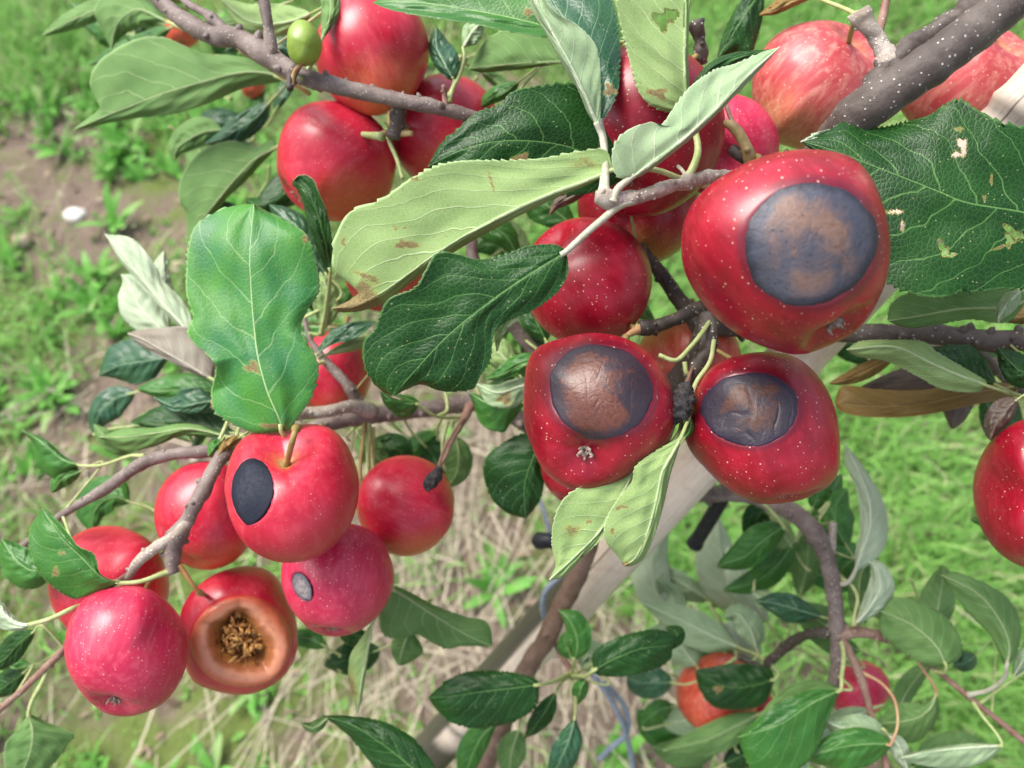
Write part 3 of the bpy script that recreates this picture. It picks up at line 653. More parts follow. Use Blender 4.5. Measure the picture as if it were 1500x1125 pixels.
    dm = np.concatenate([dmg.ravel()] * 2)
    # the stalk
    base = W3[0, nu]; back = W3[0, nu] - W3[4, nu]; back /= np.linalg.norm(back) + 1e-9
    if pet == 'auto':
        tgt, wo_, dist = nearest(base)
        if dist > .055: tgt = base + back * .022 + (tgt - base) / dist * .006
        k1 = base + back * min(dist * .45, .015)
        pp = cr([W3[6, nu] - N[6, nu] * .0001, base, k1, tgt], 22)
    else:
        pp = P(*np.array(pet, float).T); tgt, wo_, dist = nearest(pp[-1]); 
        pp = cr(np.vstack([W3[6, nu][None], base[None], pp]), 26)
    r0 = petw / 2 * mid[0][2] / F
    pr = np.linspace(r0 * .75, r0 * 1.05, len(pp)); pr[-3:] *= [1.1, 1.25, 1.4]
    Vp, Fp = tube(pp, pr, 8)
    nb_ = len(V); V = np.vstack([V, Vp])
    fl = [tuple(f) for f in faces.tolist()] + [tuple(i + nb_ for i in f) for f in Fp]
    z3 = np.zeros((len(Vp), 3))
    mats = list(PAIR[kind]) + [petmat or PET]
    mi = np.concatenate([mi, np.full(len(Fp), 2)])
    hull = np.abs(np.sum((EL[:-1] - ER[:-1])[:, 0] * d2[:-1, 1] - (EL[:-1] - ER[:-1])[:, 1] * d2[:-1, 0])) / nv * np.sum(np.linalg.norm(np.diff(M[:, :2], axis=0), axis=1))
    inside = (pxy[..., 0] > 0) & (pxy[..., 0] < 1500) & (pxy[..., 1] > 0) & (pxy[..., 1] < 1125)
    LEAVES.append(dict(V=V, fl=fl, mats=mats, par=wo_, base=base, mi=mi, luv=np.vstack([luv, z3]), lvp=np.tile([vn, vsl, 0.0], (len(V), 1)), lmm=np.vstack([lmm, z3]), dmg=np.r_[dm, np.zeros(len(Vp))], label=label, area=hull * inside.mean() * (.3 if fill else 1)))
LEAVES = []
def build_leaves(limit=98):
    L = sorted(LEAVES, key=lambda q: -(q['area'] + (1e9 if q['label'] else 0)))
    for q in L[:limit]:
        o = mesh_obj('leaf', q['V'], q['fl'], q['mats'], q['par'], q['base'], midx=q['mi'], attrs={k: q[k] for k in ('luv', 'lmm', 'dmg', 'lvp')})
        if q['label']: o['label'] = q['label']
    R_ = L[limit:]
    if R_:
        mats = []; V = []; fl = []; mi = []; n = 0
        for q in R_:
            ids = []
            for m in q['mats']:
                if m not in mats: mats.append(m)
                ids.append(mats.index(m))
            V.append(q['V']); fl += [tuple(i + n for i in f) for f in q['fl']]; mi += [ids[int(i)] for i in q['mi']]; n += len(q['V'])
        o = mesh_obj('leaves', np.vstack(V), fl, mats, tree, midx=mi, attrs={k: np.concatenate([q[k] for q in R_]) for k in ('luv', 'lmm', 'dmg', 'lvp')})
        o['kind'] = 'stuff'

HI = dict(nv=190, nu=26)
# --- foreground leaves
leaf('pale', [(899, 249, .306), (850, 268, .306), (790, 291, .307), (720, 324, .31), (660, 358, .313), (605, 396, .316), (560, 428, .32), (520, 447, .324), (486, 452, .325)],
     R=[(886, 219), (845, 222), (790, 232), (735, 234), (680, 235), (640, 242), (600, 262), (560, 290), (512, 310), (492, 345), (486, 372), (490, 395), (508, 412), (528, 424), (512, 440)],
     L=[(870, 266), (800, 296), (730, 332), (670, 366), (612, 405), (568, 440), (530, 455), (500, 457)], dl=7, dr=[2, -1, -2, -2, 2, 6], pet=[(930, 246, .307), (965, 250, .31), (1000, 263, .315), (1035, 272, .324), (1062, 270, .33)], petw=10,
     spots=[(520, 436, 42, 20, 20), (500, 446, 32, 14), (592, 358, 17, 5), (545, 408, 22, 5, 25, .7), (719, 262, 1.6, 17, -15), (605, 262, 8, 3), (502, 354, 3, 7), (578, 334, 3, 3), (593, 334, 2, 2), (855, 238, 20, 8, 0, .55)],
     label='large yellowish green underside of a leaf with brown withered tip', vn=6.5, vsl=3.6, teeth=40, tooth=.05, **HI)
leaf('dark', [(830, 368, .302), (775, 402, .300), (720, 440, .299), (660, 488, .300), (610, 540, .303), (575, 581, .308)],
     R=[(812, 358), (775, 360), (740, 372), (700, 380), (662, 370), (638, 372), (622, 398), (608, 421), (570, 437), (556, 461), (548, 482), (533, 500), (532, 526), (539, 549), (556, 570)],
     L=[(832, 400), (815, 430), (780, 455), (752, 466), (728, 482), (722, 500), (718, 529), (703, 552), (692, 570), (660, 574), (640, 571), (617, 563), (596, 570)],
     dl=[0, 3, 5, 8, 6], dr=[0, 2, 0, 3, 5], pet=[(855, 345, .302), (882, 322, .301), (905, 303, .302), (928, 292, .304)], petw=12, petmat=PET_H,
     label='large glossy dark green leaf in the middle of the picture', teeth=46, vsl=2.6, tooth=.03, wave=1.2, **HI)
leaf('pale', [(762, 462, .303), (738, 485, .307), (728, 515, .31)], wl=[1, 1, 1], wr=[8, 14, 8], dl=1, dr=3, pet=[(775, 455, .303)], petw=2, tooth=0.0, nu=5, nv=30)
leaf('dark', [(935, 246, .345), (885, 236, .342), (830, 214, .337), (770, 206, .332), (715, 209, .331), (665, 224, .334), (627, 244, .338)],
     R=[(975, 205), (975, 170), (950, 157), (925, 143), (898, 134), (855, 125), (830, 121), (798, 124), (765, 129), (745, 138), (732, 153), (698, 165), (670, 189), (646, 210)],
     L=[(900, 270), (850, 285), (790, 285), (720, 275), (670, 262), (640, 252)], dl=6, dr=[0, 2, 4, 3, 4, 2], teeth=32, tooth=.05, spots=[(765, 232, 10, 6)], wave=1.6, pet=[(985, 240, .345), (1010, 262, .33)], petmat=PET_H,
     label='dark serrated leaf tucked behind the pale brown-tipped leaf', **HI)
leaf('teal', [(880, 182, .322), (872, 120, .325), (850, 60, .33), (815, 10, .34), (790, -40, .35)], R=[(898, 152), (907, 122), (907, 55), (898, 5), (870, -30)], L=[(862, 150), (835, 100), (800, 40), (780, -10)], dr=[0, 4, 7, 5], dl=3,
     pet=[(886, 215, .315), (884, 260, .306), (882, 286, .302)], petw=11, petmat=PET_H, spots=[(893, 132, 7, 8)], label='bluish green leaf crossing the top edge with a notched right margin', **HI)
leaf('hoary', [(876, 186, .315), (857, 140, .31), (838, 101, .307), (812, 52, .305), (790, 10, .305), (772, -35, .306)], R=[(880, 160), (880, 112), (877, 82), (869, 60), (845, 36), (815, 18), (790, -15)],
     L=[(862, 168), (846, 130), (826, 98), (800, 50), (778, 10)], dl=5, dr=[0, -2, -4, -2], pet=[(883, 205, .315), (887, 245, .307), (886, 284, .301)], petw=12, petmat=PET_H,
     label='grey green folded leaf hanging in front of the bluish leaf at the top', tooth=.05, **HI)
leaf('pale', [(1010, 172, .322), (1004, 135, .318), (1002, 90, .315), (1003, 40, .314), (1005, -40, .316)], L=[(990, 165), (968, 162), (945, 148), (930, 122), (922, 90), (910, 44), (902, 0), (905, -30)], R=[(1010, 130), (1008, 80), (1010, 20), (1012, -20)],
     dl=[2, 1, 0, 2], dr=5, pet=[(1020, 200, .322), (1022, 225, .32), (1012, 252, .317), (999, 268, .315)], petw=12, holes=[(970, 30, 11, 13, -25), (985, 22, 10, 8, 30)], spots=[(966, 137, 12, 7, 10)],
     label='pale leaf underside with a straight white midrib at the top edge', **HI)
leaf('hoary', [(922, 262, .300), (955, 238, .298), (1000, 204, .297), (1042, 166, .299), (1088, 118, .304), (1142, 69, .31)],
     L=[(903, 258), (896, 232), (902, 206), (924, 188), (952, 179), (968, 183), (980, 168), (992, 150), (1012, 126), (1045, 103), (1078, 93), (1112, 78)],
     R=[(945, 254), (1000, 213), (1045, 172), (1092, 124), (1125, 88)], dl=[0, -3, -2, 2, 4, 3], dr=5, pet=[(905, 277, .299), (897, 296, .299)], petw=12, petmat=PET_H,
     label='grey green leaf slanting across the big red apples', tooth=.06, **HI)
leaf('dark', [(1000, 150, .316), (1035, 108, .314), (1080, 85, .316), (1135, 72, .322)], wl=[6, 12, 6], wr=[8, 10, 6], dl=3, dr=2, pet=[(990, 165, .315)], petw=3, nu=8, nv=70, teeth=14, tooth=.12)
leaf('dark', [(1575, 332, .322), (1500, 311, .322), (1418, 297, .324), (1374, 280, .326), (1316, 257, .33), (1262, 236, .334), (1215, 218, .338), (1174, 207, .342)],
     R=[(1560, 240), (1525, 198), (1495, 184), (1470, 179), (1431, 160), (1405, 144), (1380, 155), (1360, 169), (1313, 182), (1276, 187), (1245, 175), (1215, 190)],
     L=[(1560, 395), (1500, 422), (1465, 424), (1431, 429), (1408, 428), (1384, 436), (1343, 433), (1300, 414), (1260, 380), (1235, 310), (1205, 240)],
     dl=[3, 5, 3, 2, 2, 0], dr=[2, 2, 0, 3, 5, 2], holes=[(1410, 212, 6, 11, -20), (1402, 226, 9, 4, 0), (1383, 366, 5, 13, -30), (1392, 374, 9, 3, 0), (1312, 310, 13, 3, 0), (1322, 330, 3, 8), (1487, 342, 17, 5, 30), (1478, 352, 5, 10)],
     spots=[(1452, 265, 1.5, 8), (1442, 290, 2, 4), (1470, 360, 20, 2, -20, .8), (1405, 190, 6, 3, 0, .7)], vn=7, vsl=2.6, teeth=44, tooth=.035, wave=1.4, nv=300, nu=48,
     pet=[(1620, 350, .33), (1600, 480, .38)], petw=9, label='large dark green leaf with insect holes right of the biggest rotten apple')
leaf('white', [(1262, 188, .345), (1235, 195, .344), (1205, 200, .343), (1172, 208, .341)], wl=[6, 5, 6], wr=[6, 9, 8], dl=1, dr=1, tooth=.3, teeth=9, nu=6, nv=50, petw=2)
leaf('bright', [(412, 632, .365), (408, 612, .362), (392, 575, .36), (378, 525, .36), (372, 480, .362), (368, 430, .363), (366, 370, .364), (372, 299, .37)],
     L=[(395, 634), (368, 633), (335, 618), (313, 602), (309, 575), (316, 542), (305, 520), (286, 505), (274, 486), (282, 462), (273, 430), (273, 390), (278, 350), (292, 325), (325, 306), (355, 300)],
     R=[(425, 628), (442, 604), (458, 580), (467, 540), (456, 510), (440, 482), (452, 452), (468, 425), (463, 380), (450, 345), (425, 326), (398, 313)],
     dl=[2, 4, 7, 10, -2, 0, 2, 4, 5, 5, 6, 6], dr=[2, 6, 3, 6, 4, 6], pet=[(418, 640, .368), (435, 652, .385), (470, 625, .45)], petw=9, spots=[(370, 538, 9, 7), (392, 624, 14, 3), (448, 350, 6, 4), (308, 592, 3, 9)], teeth=30, tooth=.03, wave=1.2, quilt=.3, pucker=1.7,
     vn=6.2, vsl=1.7, label='big smooth light green leaf at left above the apple with a black spot', **HI)
# --- top left
leaf('green', [(418, 118, .47), (395, 108, .47), (355, 106, .47), (300, 119, .472), (240, 137, .475), (190, 156, .48), (150, 172, .485), (108, 190, .49)],
     R=[(395, 96), (345, 82), (297, 78), (264, 64), (236, 54), (203, 56), (170, 71), (145, 90), (132, 115), (136, 138), (146, 158), (122, 178)],
     L=[(398, 122), (355, 130), (304, 152), (253, 167), (203, 173), (160, 180), (125, 188)], dl=6, dr=4, petw=9, tooth=.02, label='large veined leaf underside at upper left below the branch')
leaf('green', [(408, 215, .50), (375, 232, .50), (345, 262, .502), (318, 294, .505), (296, 322, .51), (275, 352, .515)], R=[(398, 205), (372, 215), (341, 206), (304, 216), (280, 236), (264, 264), (263, 294), (272, 312)], L=[(385, 238), (357, 268), (333, 290), (312, 316)], dr=5, dl=8, petw=8, tooth=.02, pet=[(440, 190, .49), (560, 200, .41)])
leaf('green', [(325, 190, .53), (295, 195, .53), (262, 215, .535), (255, 235, .54)], wl=18, wr=25, petw=4)
leaf('teal', [(395, 150, .52), (370, 175, .52), (330, 200, .525), (300, 210, .53)], wl=20, wr=18, dl=6, petw=5)
leaf('green', [(245, 32, .50), (205, 14, .51), (180, 25, .515), (168, 45, .52), (163, 72, .525)], wl=[12, 22, 28, 25, 12], wr=[10, 25, 45, 42, 14], dl=6, dr=6, petw=6, pet=[(270, 42, .45)], label='folded green leaf underside at the upper left corner')
leaf('green', [(190, 10, .53), (150, 12, .535), (105, 30, .54), (62, 52, .55)], wl=16, wr=16, dl=6, petw=4)
leaf('mid', [(250, 40, .56), (210, 62, .57), (165, 80, .58), (130, 95, .59)], wl=16, wr=15, petw=4)
leaf('green', [(398, 10, .46), (365, 25, .465), (335, 35, .47), (300, 28, .475)], wl=[22, 26, 20], wr=[14, 16, 10], dl=5, petw=4)
leaf('pale', [(455, 20, .44), (430, 30, .445), (395, 35, .45), (360, 28, .455), (325, 0, .46)], wl=20, wr=30, dl=5, dr=4, petw=4)
leaf('teal', [(440, 85, .49), (400, 60, .49), (360, 60, .50), (330, 75, .51)], wl=24, wr=20, petw=4)
leaf('green', [(470, 62, .40), (480, 35, .40), (485, 10, .402), (480, -25, .405)], wl=[8, 14, 14], wr=[6, 12, 14], dl=3, dr=3, pet=[(468, 75, .39), (452, 100, .39), (440, 116, .388)], petw=6, label='small pale leaf rising beside the green fruitlet')
leaf('dark', [(540, 210, .49), (470, 250, .49), (430, 275, .49), (385, 300, .49), (358, 292, .50)], wl=26, wr=36, dl=6, petw=5)
leaf('teal', [(480, 405, .46), (455, 370, .455), (430, 330, .455), (395, 300, .46)], wl=24, wr=24, dl=6, petw=5)
leaf('dark', [(484, 402, .425), (475, 350, .41), (462, 305, .405), (448, 278, .405), (430, 264, .408)], R=[(487, 360), (480, 315), (468, 285), (458, 262), (440, 256)], L=[(470, 380), (455, 340), (444, 300), (436, 280), (428, 270)], dl=5, dr=-3, petw=7, pet=[(478, 450, .45), (470, 490, .465)], label='narrow rolled dark leaf in front of the apple at left', nv=90)
leaf('pale', [(475, 480, .47), (480, 450, .465), (478, 420, .46), (468, 395, .46)], wl=22, wr=18, petw=6)
leaf('teal', [(462, 521, .44), (485, 500, .438), (515, 485, .44), (552, 470, .445)], wl=[8, 14, 14, 8], wr=[3, 8, 14, 8], petw=5, dl=3, dr=-1)
leaf('pale', [(470, 523, .445), (500, 512, .442), (530, 503, .445), (560, 502, .45)], wl=[6, 10, 10], wr=[4, 8, 8], petw=4)
leaf('mid', [(560, 560, .46), (575, 590, .455), (590, 605, .455), (606, 590, .45), (570, 575, .45)], wl=4, wr=8, petw=2)
leaf('mid', [(612, 592, .44), (590, 590, .435), (572, 585, .43), (556, 572, .43)], wl=[14, 18, 10], wr=[6, 4, 4], dl=4, pet=[(635, 608, .45), (655, 612, .475), (680, 610, .49)], petw=6)
# --- top centre
leaf('mid', [(860, 52, .37), (800, 38, .368), (730, 22, .37), (650, 8, .375), (590, 2, .38), (546, 4, .385)], L=[(845, 58), (790, 54), (735, 44), (690, 35), (640, 27), (596, 20), (565, 12)], R=[(850, 0), (780, -45), (700, -50), (620, -25), (570, -8)], dl=[-2, -4, -4, -2], dr=4, spots=[(775, 18, 8, 5), (800, 26, 6, 3)], label='broad green leaf along the top edge')
leaf('green', [(828, 91, .41), (790, 92, .412), (740, 95, .415), (686, 101, .42)], R=[(820, 70), (795, 50), (755, 42), (720, 52), (700, 75)], L=[(790, 98), (740, 104), (705, 106)], dr=5, dl=4, petw=5, label='yellowish green leaf underside below the top edge leaf')
leaf('teal', [(665, 118, .42), (652, 95, .42), (640, 70, .425), (638, 40, .43)], wl=14, wr=24, dl=4, petw=5, pet=[(662, 130, .40), (654, 145, .396)])
leaf('hoary', [(678, 70, .41), (690, 50, .412), (700, 38, .415), (712, 28, .42)], wl=[10, 16, 10], wr=[14, 16, 10], petw=6, pet=[(680, 85, .405), (674, 110, .40), (664, 128, .396), (657, 150, .394)])
leaf('mid', [(760, 120, .44), (745, 130, .445), (720, 142, .45), (700, 160, .455)], wl=12, wr=12, petw=4)
leaf('dark', [(1120, -20, .41), (1095, 15, .41), (1070, 55, .412), (1050, 87, .415)], L=[(1118, 20), (1108, 60), (1100, 76), (1075, 82)], R=[(1095, -10), (1068, 30), (1056, 60)], dl=4, dr=4, petw=5, label='dark green leaf coming down from the top edge beside the large apple')
leaf('ochre', [(1190, -5, .40), (1160, 2, .40), (1135, 15, .402), (1112, 22, .405)], wl=8, wr=14, petw=6, pet=[(1215, 4, .375), (1240, 14, .36), (1258, 24, .346)])
leaf('mid', [(905, 55, .40), (915, 70, .40), (918, 90, .402), (905, 110, .405)], wl=16, wr=8, petw=4)
leaf('mid', [(1530, 15, .36), (1490, 12, .36), (1460, 22, .362)], wl=5, wr=7, petw=5)
# --- left edge, behind the light green leaf
leaf('white', [(290, 500, .45), (262, 470, .45), (222, 425, .452), (185, 380, .455), (154, 343, .46)], R=[(284, 475), (268, 440), (240, 412), (225, 385), (195, 350)], L=[(275, 490), (245, 462), (212, 425), (175, 380)], dr=[0, 6, 4, 3], dl=4, petw=6, label='pale folded narrow leaf pointing to the upper left', petmat=PET_H)
leaf('white', [(262, 500, .47), (235, 480, .47), (205, 450, .472), (190, 415, .475), (178, 402, .48)], wl=[14, 26, 30, 22], wr=[16, 34, 44, 26], dl=4, dr=6, petw=4, label='whitish leaf underside left of the light green leaf')
leaf('white', [(255, 440, .48), (238, 410, .48), (240, 368, .485)], wl=18, wr=12, petw=3)
leaf('mauve', [(312, 556, .44), (285, 540, .44), (250, 520, .442), (215, 500, .445), (187, 488, .45)], R=[(315, 535), (300, 505), (275, 480), (240, 480), (205, 483)], L=[(285, 548), (250, 530), (215, 512), (195, 498)], dr=5, dl=4, petw=6, label='mauve grey leaf underside left of the light green leaf')
leaf('teal', [(250, 522, .50), (215, 528, .50), (175, 535, .505), (145, 550, .51)], wl=[28, 34, 22], wr=[30, 36, 20][::-1], dl=5, dr=7, petw=5, label='dark rounded leaf over the bare soil at left')
leaf('teal', [(320, 585, .46), (290, 590, .46), (255, 595, .465), (225, 582, .47)], wl=[14, 12, 8], wr=[22, 26, 12], dl=2, dr=4, petw=5)
leaf('mid', [(320, 575, .49), (285, 570, .49), (240, 572, .495), (200, 570, .5)], wl=14, wr=24, petw=4)
leaf('dark', [(345, 635, .47), (300, 630, .472), (240, 622, .475), (190, 618, .48)], wl=[10, 12, 10], wr=[34, 42, 26], dl=2, dr=7, petw=5, pet=[(370, 640, .46)], label='dark leaf under the mauve leaf')
leaf('green', [(335, 640, .445), (280, 628, .447), (230, 634, .45), (185, 640, .455), (145, 640, .46)], wl=[8, 10, 20, 22], wr=[6, 8, 8, 14], dl=4, dr=4, petw=5)
leaf('mid', [(118, 682, .455), (90, 672, .455), (65, 650, .457), (32, 630, .46)], wl=[30, 34, 8], wr=[6, 6, 5], dl=8, dr=3, petw=5, pet=[(150, 681, .45), (190, 668, .438), (212, 668, .432)], label='rolled green leaf at the left edge on a pale stalk')
leaf('mid', [(118, 690, .458), (92, 700, .46), (75, 722, .465)], wl=14, wr=14, petw=3)
leaf('mid', [(325, 645, .42), (315, 655, .415), (305, 668, .41)], wl=8, wr=10, petw=3)
leaf('ochre', [(352, 640, .415), (335, 650, .41), (318, 668, .405)], wl=8, wr=8, petw=4)
leaf('mid', [(190, 735, .50), (165, 728, .50), (140, 745, .505), (135, 780, .51)], wl=20, wr=35, petw=4, dr=8)
# --- lower left
leaf('mid', [(178, 854, .385), (150, 846, .382), (118, 815, .38), (88, 785, .382), (62, 745, .386)], L=[(160, 862), (125, 874), (105, 876), (80, 862), (62, 845), (50, 828), (48, 818), (42, 800), (46, 770)], R=[(148, 842), (138, 812), (115, 800), (95, 775), (78, 755)], dl=[3, 7, 5, 4], dr=[0, -3, -3, 2],
     pet=[(205, 852, .387), (232, 843, .391), (248, 838, .395)], petw=8, spots=[(90, 810, 5, 3, 0, .8), (82, 838, 4, 6)], label='green leaf with yellow rolled edge beside the lowest apples', nv=120)
leaf('mid', [(75, 830, .41), (45, 835, .412), (20, 815, .415), (3, 790, .42)], wl=30, wr=26, dl=6, petw=4)
leaf('white', [(48, 914, .375), (30, 915, .375), (12, 905, .377), (-15, 875, .38)], wl=[10, 20, 24], wr=[5, 8, 10], petw=9, pet=[(75, 906, .376), (105, 892, .38), (128, 884, .39), (180, 858, .399)], label='whitish leaf on a pale stalk at the left edge')
leaf('dark', [(50, 925, .44), (30, 940, .445), (10, 962, .45), (-20, 985, .455)], wl=16, wr=20, petw=4)
leaf('dark', [(35, 985, .46), (15, 1000, .465), (-15, 1020, .47)], wl=16, wr=20, petw=4)
leaf('mid', [(45, 975, .47), (20, 978, .47), (-10, 960, .475)], wl=12, wr=16, petw=3, pet=[(70, 965, .46), (95, 945, .452)])
leaf('green', [(42, 1045, .44), (48, 1070, .44), (45, 1100, .443), (30, 1140, .45)], L=[(70, 1058), (108, 1075), (100, 1090), (90, 1105), (70, 1125)], R=[(25, 1070), (8, 1090), (8, 1125)], dl=5, dr=4, petw=8, pet=[(48, 1025, .44), (62, 1000, .44), (72, 975, .44)], label='light green leaf underside in the lower left corner')
leaf('green', [(572, 862, .47), (600, 878, .47), (640, 904, .472), (680, 928, .476), (722, 948, .48)], R=[(556, 900), (562, 930), (590, 936), (612, 930), (650, 950), (680, 946)], L=[(585, 860), (640, 888), (680, 902), (715, 912)], dl=5, dr=3, petw=7, pet=[(562, 845, .46), (540, 800, .455), (540, 610, .478)], label='pale green leaf underside right of the lower left apples')
leaf('green', [(600, 925, .49), (590, 950, .49), (585, 975, .495)], wl=30, wr=18, petw=4)
leaf('pale', [(547, 908, .46), (543, 930, .46), (536, 965, .462), (528, 1010, .465), (524, 1046, .47)], wl=[1, 3, 4, 4], wr=[12, 24, 22, 12], dr=5, petw=7, pet=[(550, 890, .47), (550, 800, .475), (545, 625, .478)], spots=[(515, 1010, 10, 22, 0, .62)], label='narrow pale leaf hanging below the apple with a small grey spot')
leaf('dark', [(500, 910, .47), (520, 930, .475), (545, 935, .48)], wl=14, wr=18, petw=3, pet=[(495, 880, .475), (510, 700, .475), (520, 620, .475)])
leaf('dark', [(650, 1165, .45), (610, 1130, .45), (560, 1090, .452), (515, 1062, .455), (470, 1048, .46)], wl=[30, 40, 28, 14], wr=[26, 36, 30, 12], dl=5, dr=5, petw=5, pet=[(665, 1175, .5), (690, 1150, .6)], label='dark green leaf crossing the bottom edge')
leaf('green', [(480, 1052, .46), (460, 1066, .46), (440, 1060, .465)], wl=8, wr=10, petw=3, pet=[(500, 1056, .462), (515, 1062, .462)])
leaf('dark', [(790, 1003, .47), (750, 1008, .468), (700, 1014, .468), (660, 1020, .47), (627, 1022, .475)], L=[(785, 1035), (750, 1058), (700, 1067), (660, 1058), (640, 1040)], R=[(782, 993), (750, 985), (715, 982), (680, 985), (650, 1000)], dl=4, dr=4, petw=7, pet=[(812, 998, .49), (832, 988, .525)], label='oval dark green leaf at bottom centre', nv=120)
leaf('mid', [(840, 968, .50), (846, 945, .495), (838, 915, .495), (818, 893, .50)], wl=[14, 14, 8], wr=[20, 24, 20], dl=4, dr=3, petw=5, pet=[(840, 980, .515), (834, 988, .525)], label='small bright leaf standing upright beside the cane')
leaf('mid', [(838, 965, .51), (830, 945, .51), (828, 925, .515)], wl=14, wr=4, petw=3)
leaf('dark', [(870, 982, .46), (900, 965, .457), (940, 950, .456), (985, 945, .46)], L=[(868, 958), (890, 940), (930, 926), (965, 922), (992, 932)], R=[(880, 990), (915, 990), (960, 980), (982, 965)], dl=4, dr=4, petw=7, pet=[(858, 990, .48), (838, 990, .525)], label='glossy dark leaf right of the bottom of the cane', nv=120)
leaf('dark', [(975, 950, .47), (985, 940, .47), (992, 928, .472), (975, 918, .475)], wl=10, wr=12, petw=3)
leaf('mid', [(858, 995, .50), (850, 1010, .50), (846, 1032, .505)], wl=12, wr=12, petw=4)
leaf('dark', [(815, 1012, .49), (800, 1040, .49), (783, 1065, .493), (768, 1082, .50)], wl=[12, 16, 10], wr=[12, 16, 12], dl=3, dr=3, petw=5, pet=[(822, 1000, .51), (834, 990, .525)], label='small dark leaf hanging below the bottom centre node')
leaf('teal', [(842, 1050, .48), (835, 1080, .478), (822, 1110, .48), (805, 1150, .49)], wl=[18, 24, 20], wr=[16, 20, 14], dl=3, dr=3, petw=5, pet=[(843, 1025, .50), (838, 995, .525)], label='dark leaf pointing down at the bottom edge')
leaf('mid', [(725, 1060, .52), (705, 1080, .52), (690, 1110, .525), (680, 1150, .53)], wl=16, wr=24, petw=4)
leaf('green', [(760, 1070, .54), (750, 1100, .54), (745, 1140, .55)], wl=20, wr=22, petw=4)
leaf('hoary', [(880, 985, .52), (865, 960, .525), (850, 975, .53)], wl=24, wr=24, petw=4)
# --- below the rotten apples
leaf('pale', [(926, 693, .335), (905, 735, .334), (880, 775, .335), (842, 815, .338), (805, 849, .342)], R=[(905, 694), (880, 701), (848, 714), (826, 730), (812, 758), (808, 795), (814, 825), (810, 838)],
     L=[(920, 720), (900, 758), (880, 790), (850, 820), (825, 845)], dr=[0, 2, 3, 3], dl=2, pet=[(935, 685, .335), (965, 665, .335), (990, 640, .338), (998, 620, .345), (1006, 572, .356)], petw=6, spots=[(838, 777, 12, 9, 0, .6), (862, 764, 4, 3), (853, 815, 3, 3)], label='pale green leaf under the left rotten apple, tip down to the left', teeth=28, tooth=.05, **HI)
leaf('pale', [(998, 640, .325), (985, 664, .323), (970, 692, .322), (962, 730, .324), (948, 780, .328), (932, 815, .333), (914, 829, .336)],
     R=[(975, 652), (952, 666), (930, 684), (925, 706), (900, 738), (885, 768), (889, 795), (905, 815)], L=[(993, 660), (982, 695), (973, 735), (960, 780), (945, 815), (928, 828)], dr=[0, 2, 3, 2], dl=4,
     pet=[(1004, 625, .33), (1010, 605, .338), (1008, 572, .354)], petw=7, spots=[(912, 742, 6, 2), (897, 778, 3, 5), (916, 826, 7, 4), (905, 745, 3, 3)], label='pale green leaf hanging between the two lower rotten apples', teeth=28, tooth=.04, **HI)
leaf('mid', [(1000, 645, .335), (1010, 632, .336), (1012, 615, .338), (1006, 604, .34)], wl=12, wr=5, petw=5, nu=8, nv=50)
leaf('dark', [(795, 640, .45), (780, 672, .448), (768, 712, .45), (770, 760, .455)], L=[(800, 670), (798, 700), (790, 735)], R=[(765, 635), (735, 650), (712, 670), (708, 695), (720, 730), (740, 750)], dl=5, dr=5, petw=5, label='dark leaf hanging left of the left rotten apple')
leaf('mid', [(770, 590, .44), (745, 590, .44), (715, 590, .443), (686, 575, .45)], wl=[26, 44, 38, 12], wr=[14, 14, 10, 6], dl=6, dr=3, petw=5, label='green leaf under the glossy dark centre leaf')
leaf('hoary', [(795, 560, .42), (765, 565, .42), (730, 575, .423), (697, 562, .43)], wl=[20, 26, 20], wr=[12, 14, 10], dl=3, dr=4, spots=[(740, 584, 9, 8)], petw=5, label='pale leaf underside with a brown notch between the centre leaf and an apple')
leaf('mid', [(800, 528, .41), (770, 532, .412), (735, 548, .415), (712, 556, .42)], wl=12, wr=16, petw=4, pet=[(830, 530, .42), (850, 558, .47)])
leaf('dark', [(800, 500, .44), (785, 470, .44), (770, 440, .445), (745, 420, .45)], wl=22, wr=26, petw=4)
leaf('pale', [(758, 545, .46), (735, 520, .46), (720, 500, .465), (750, 470, .47)], wl=20, wr=20, petw=4)
leaf('green', [(668, 640, .50), (672, 665, .50), (670, 690, .505), (655, 715, .51)], wl=20, wr=24, petw=5)
leaf('hoary', [(660, 660, .51), (675, 680, .51), (680, 700, .515)], wl=16, wr=16, petw=4)
leaf('dark', [(540, 650, .52), (560, 655, .52), (585, 660, .52), (598, 690, .53)], wl=22, wr=18, petw=4)
leaf('green', [(525, 635, .51), (535, 650, .51), (555, 672, .515), (575, 690, .52)], wl=18, wr=20, petw=4)
leaf('mid', [(655, 300, .46), (700, 320, .46), (740, 345, .46), (760, 380, .465)], wl=22, wr=24, petw=4)
leaf('mid', [(840, 330, .46), (800, 300, .46), (770, 290, .465), (735, 305, .47)], wl=30, wr=24, petw=4)
leaf('pale', [(745, 395, .48), (755, 370, .48), (745, 340, .485), (725, 320, .49)], wl=18, wr=22, petw=4)
leaf('brown', [(870, 265, .40), (840, 285, .40), (815, 300, .402), (805, 315, .405)], wl=10, wr=10, petw=4)
leaf('mid', [(950, 400, .46), (930, 440, .46), (960, 475, .465)], wl=16, wr=16, petw=3)
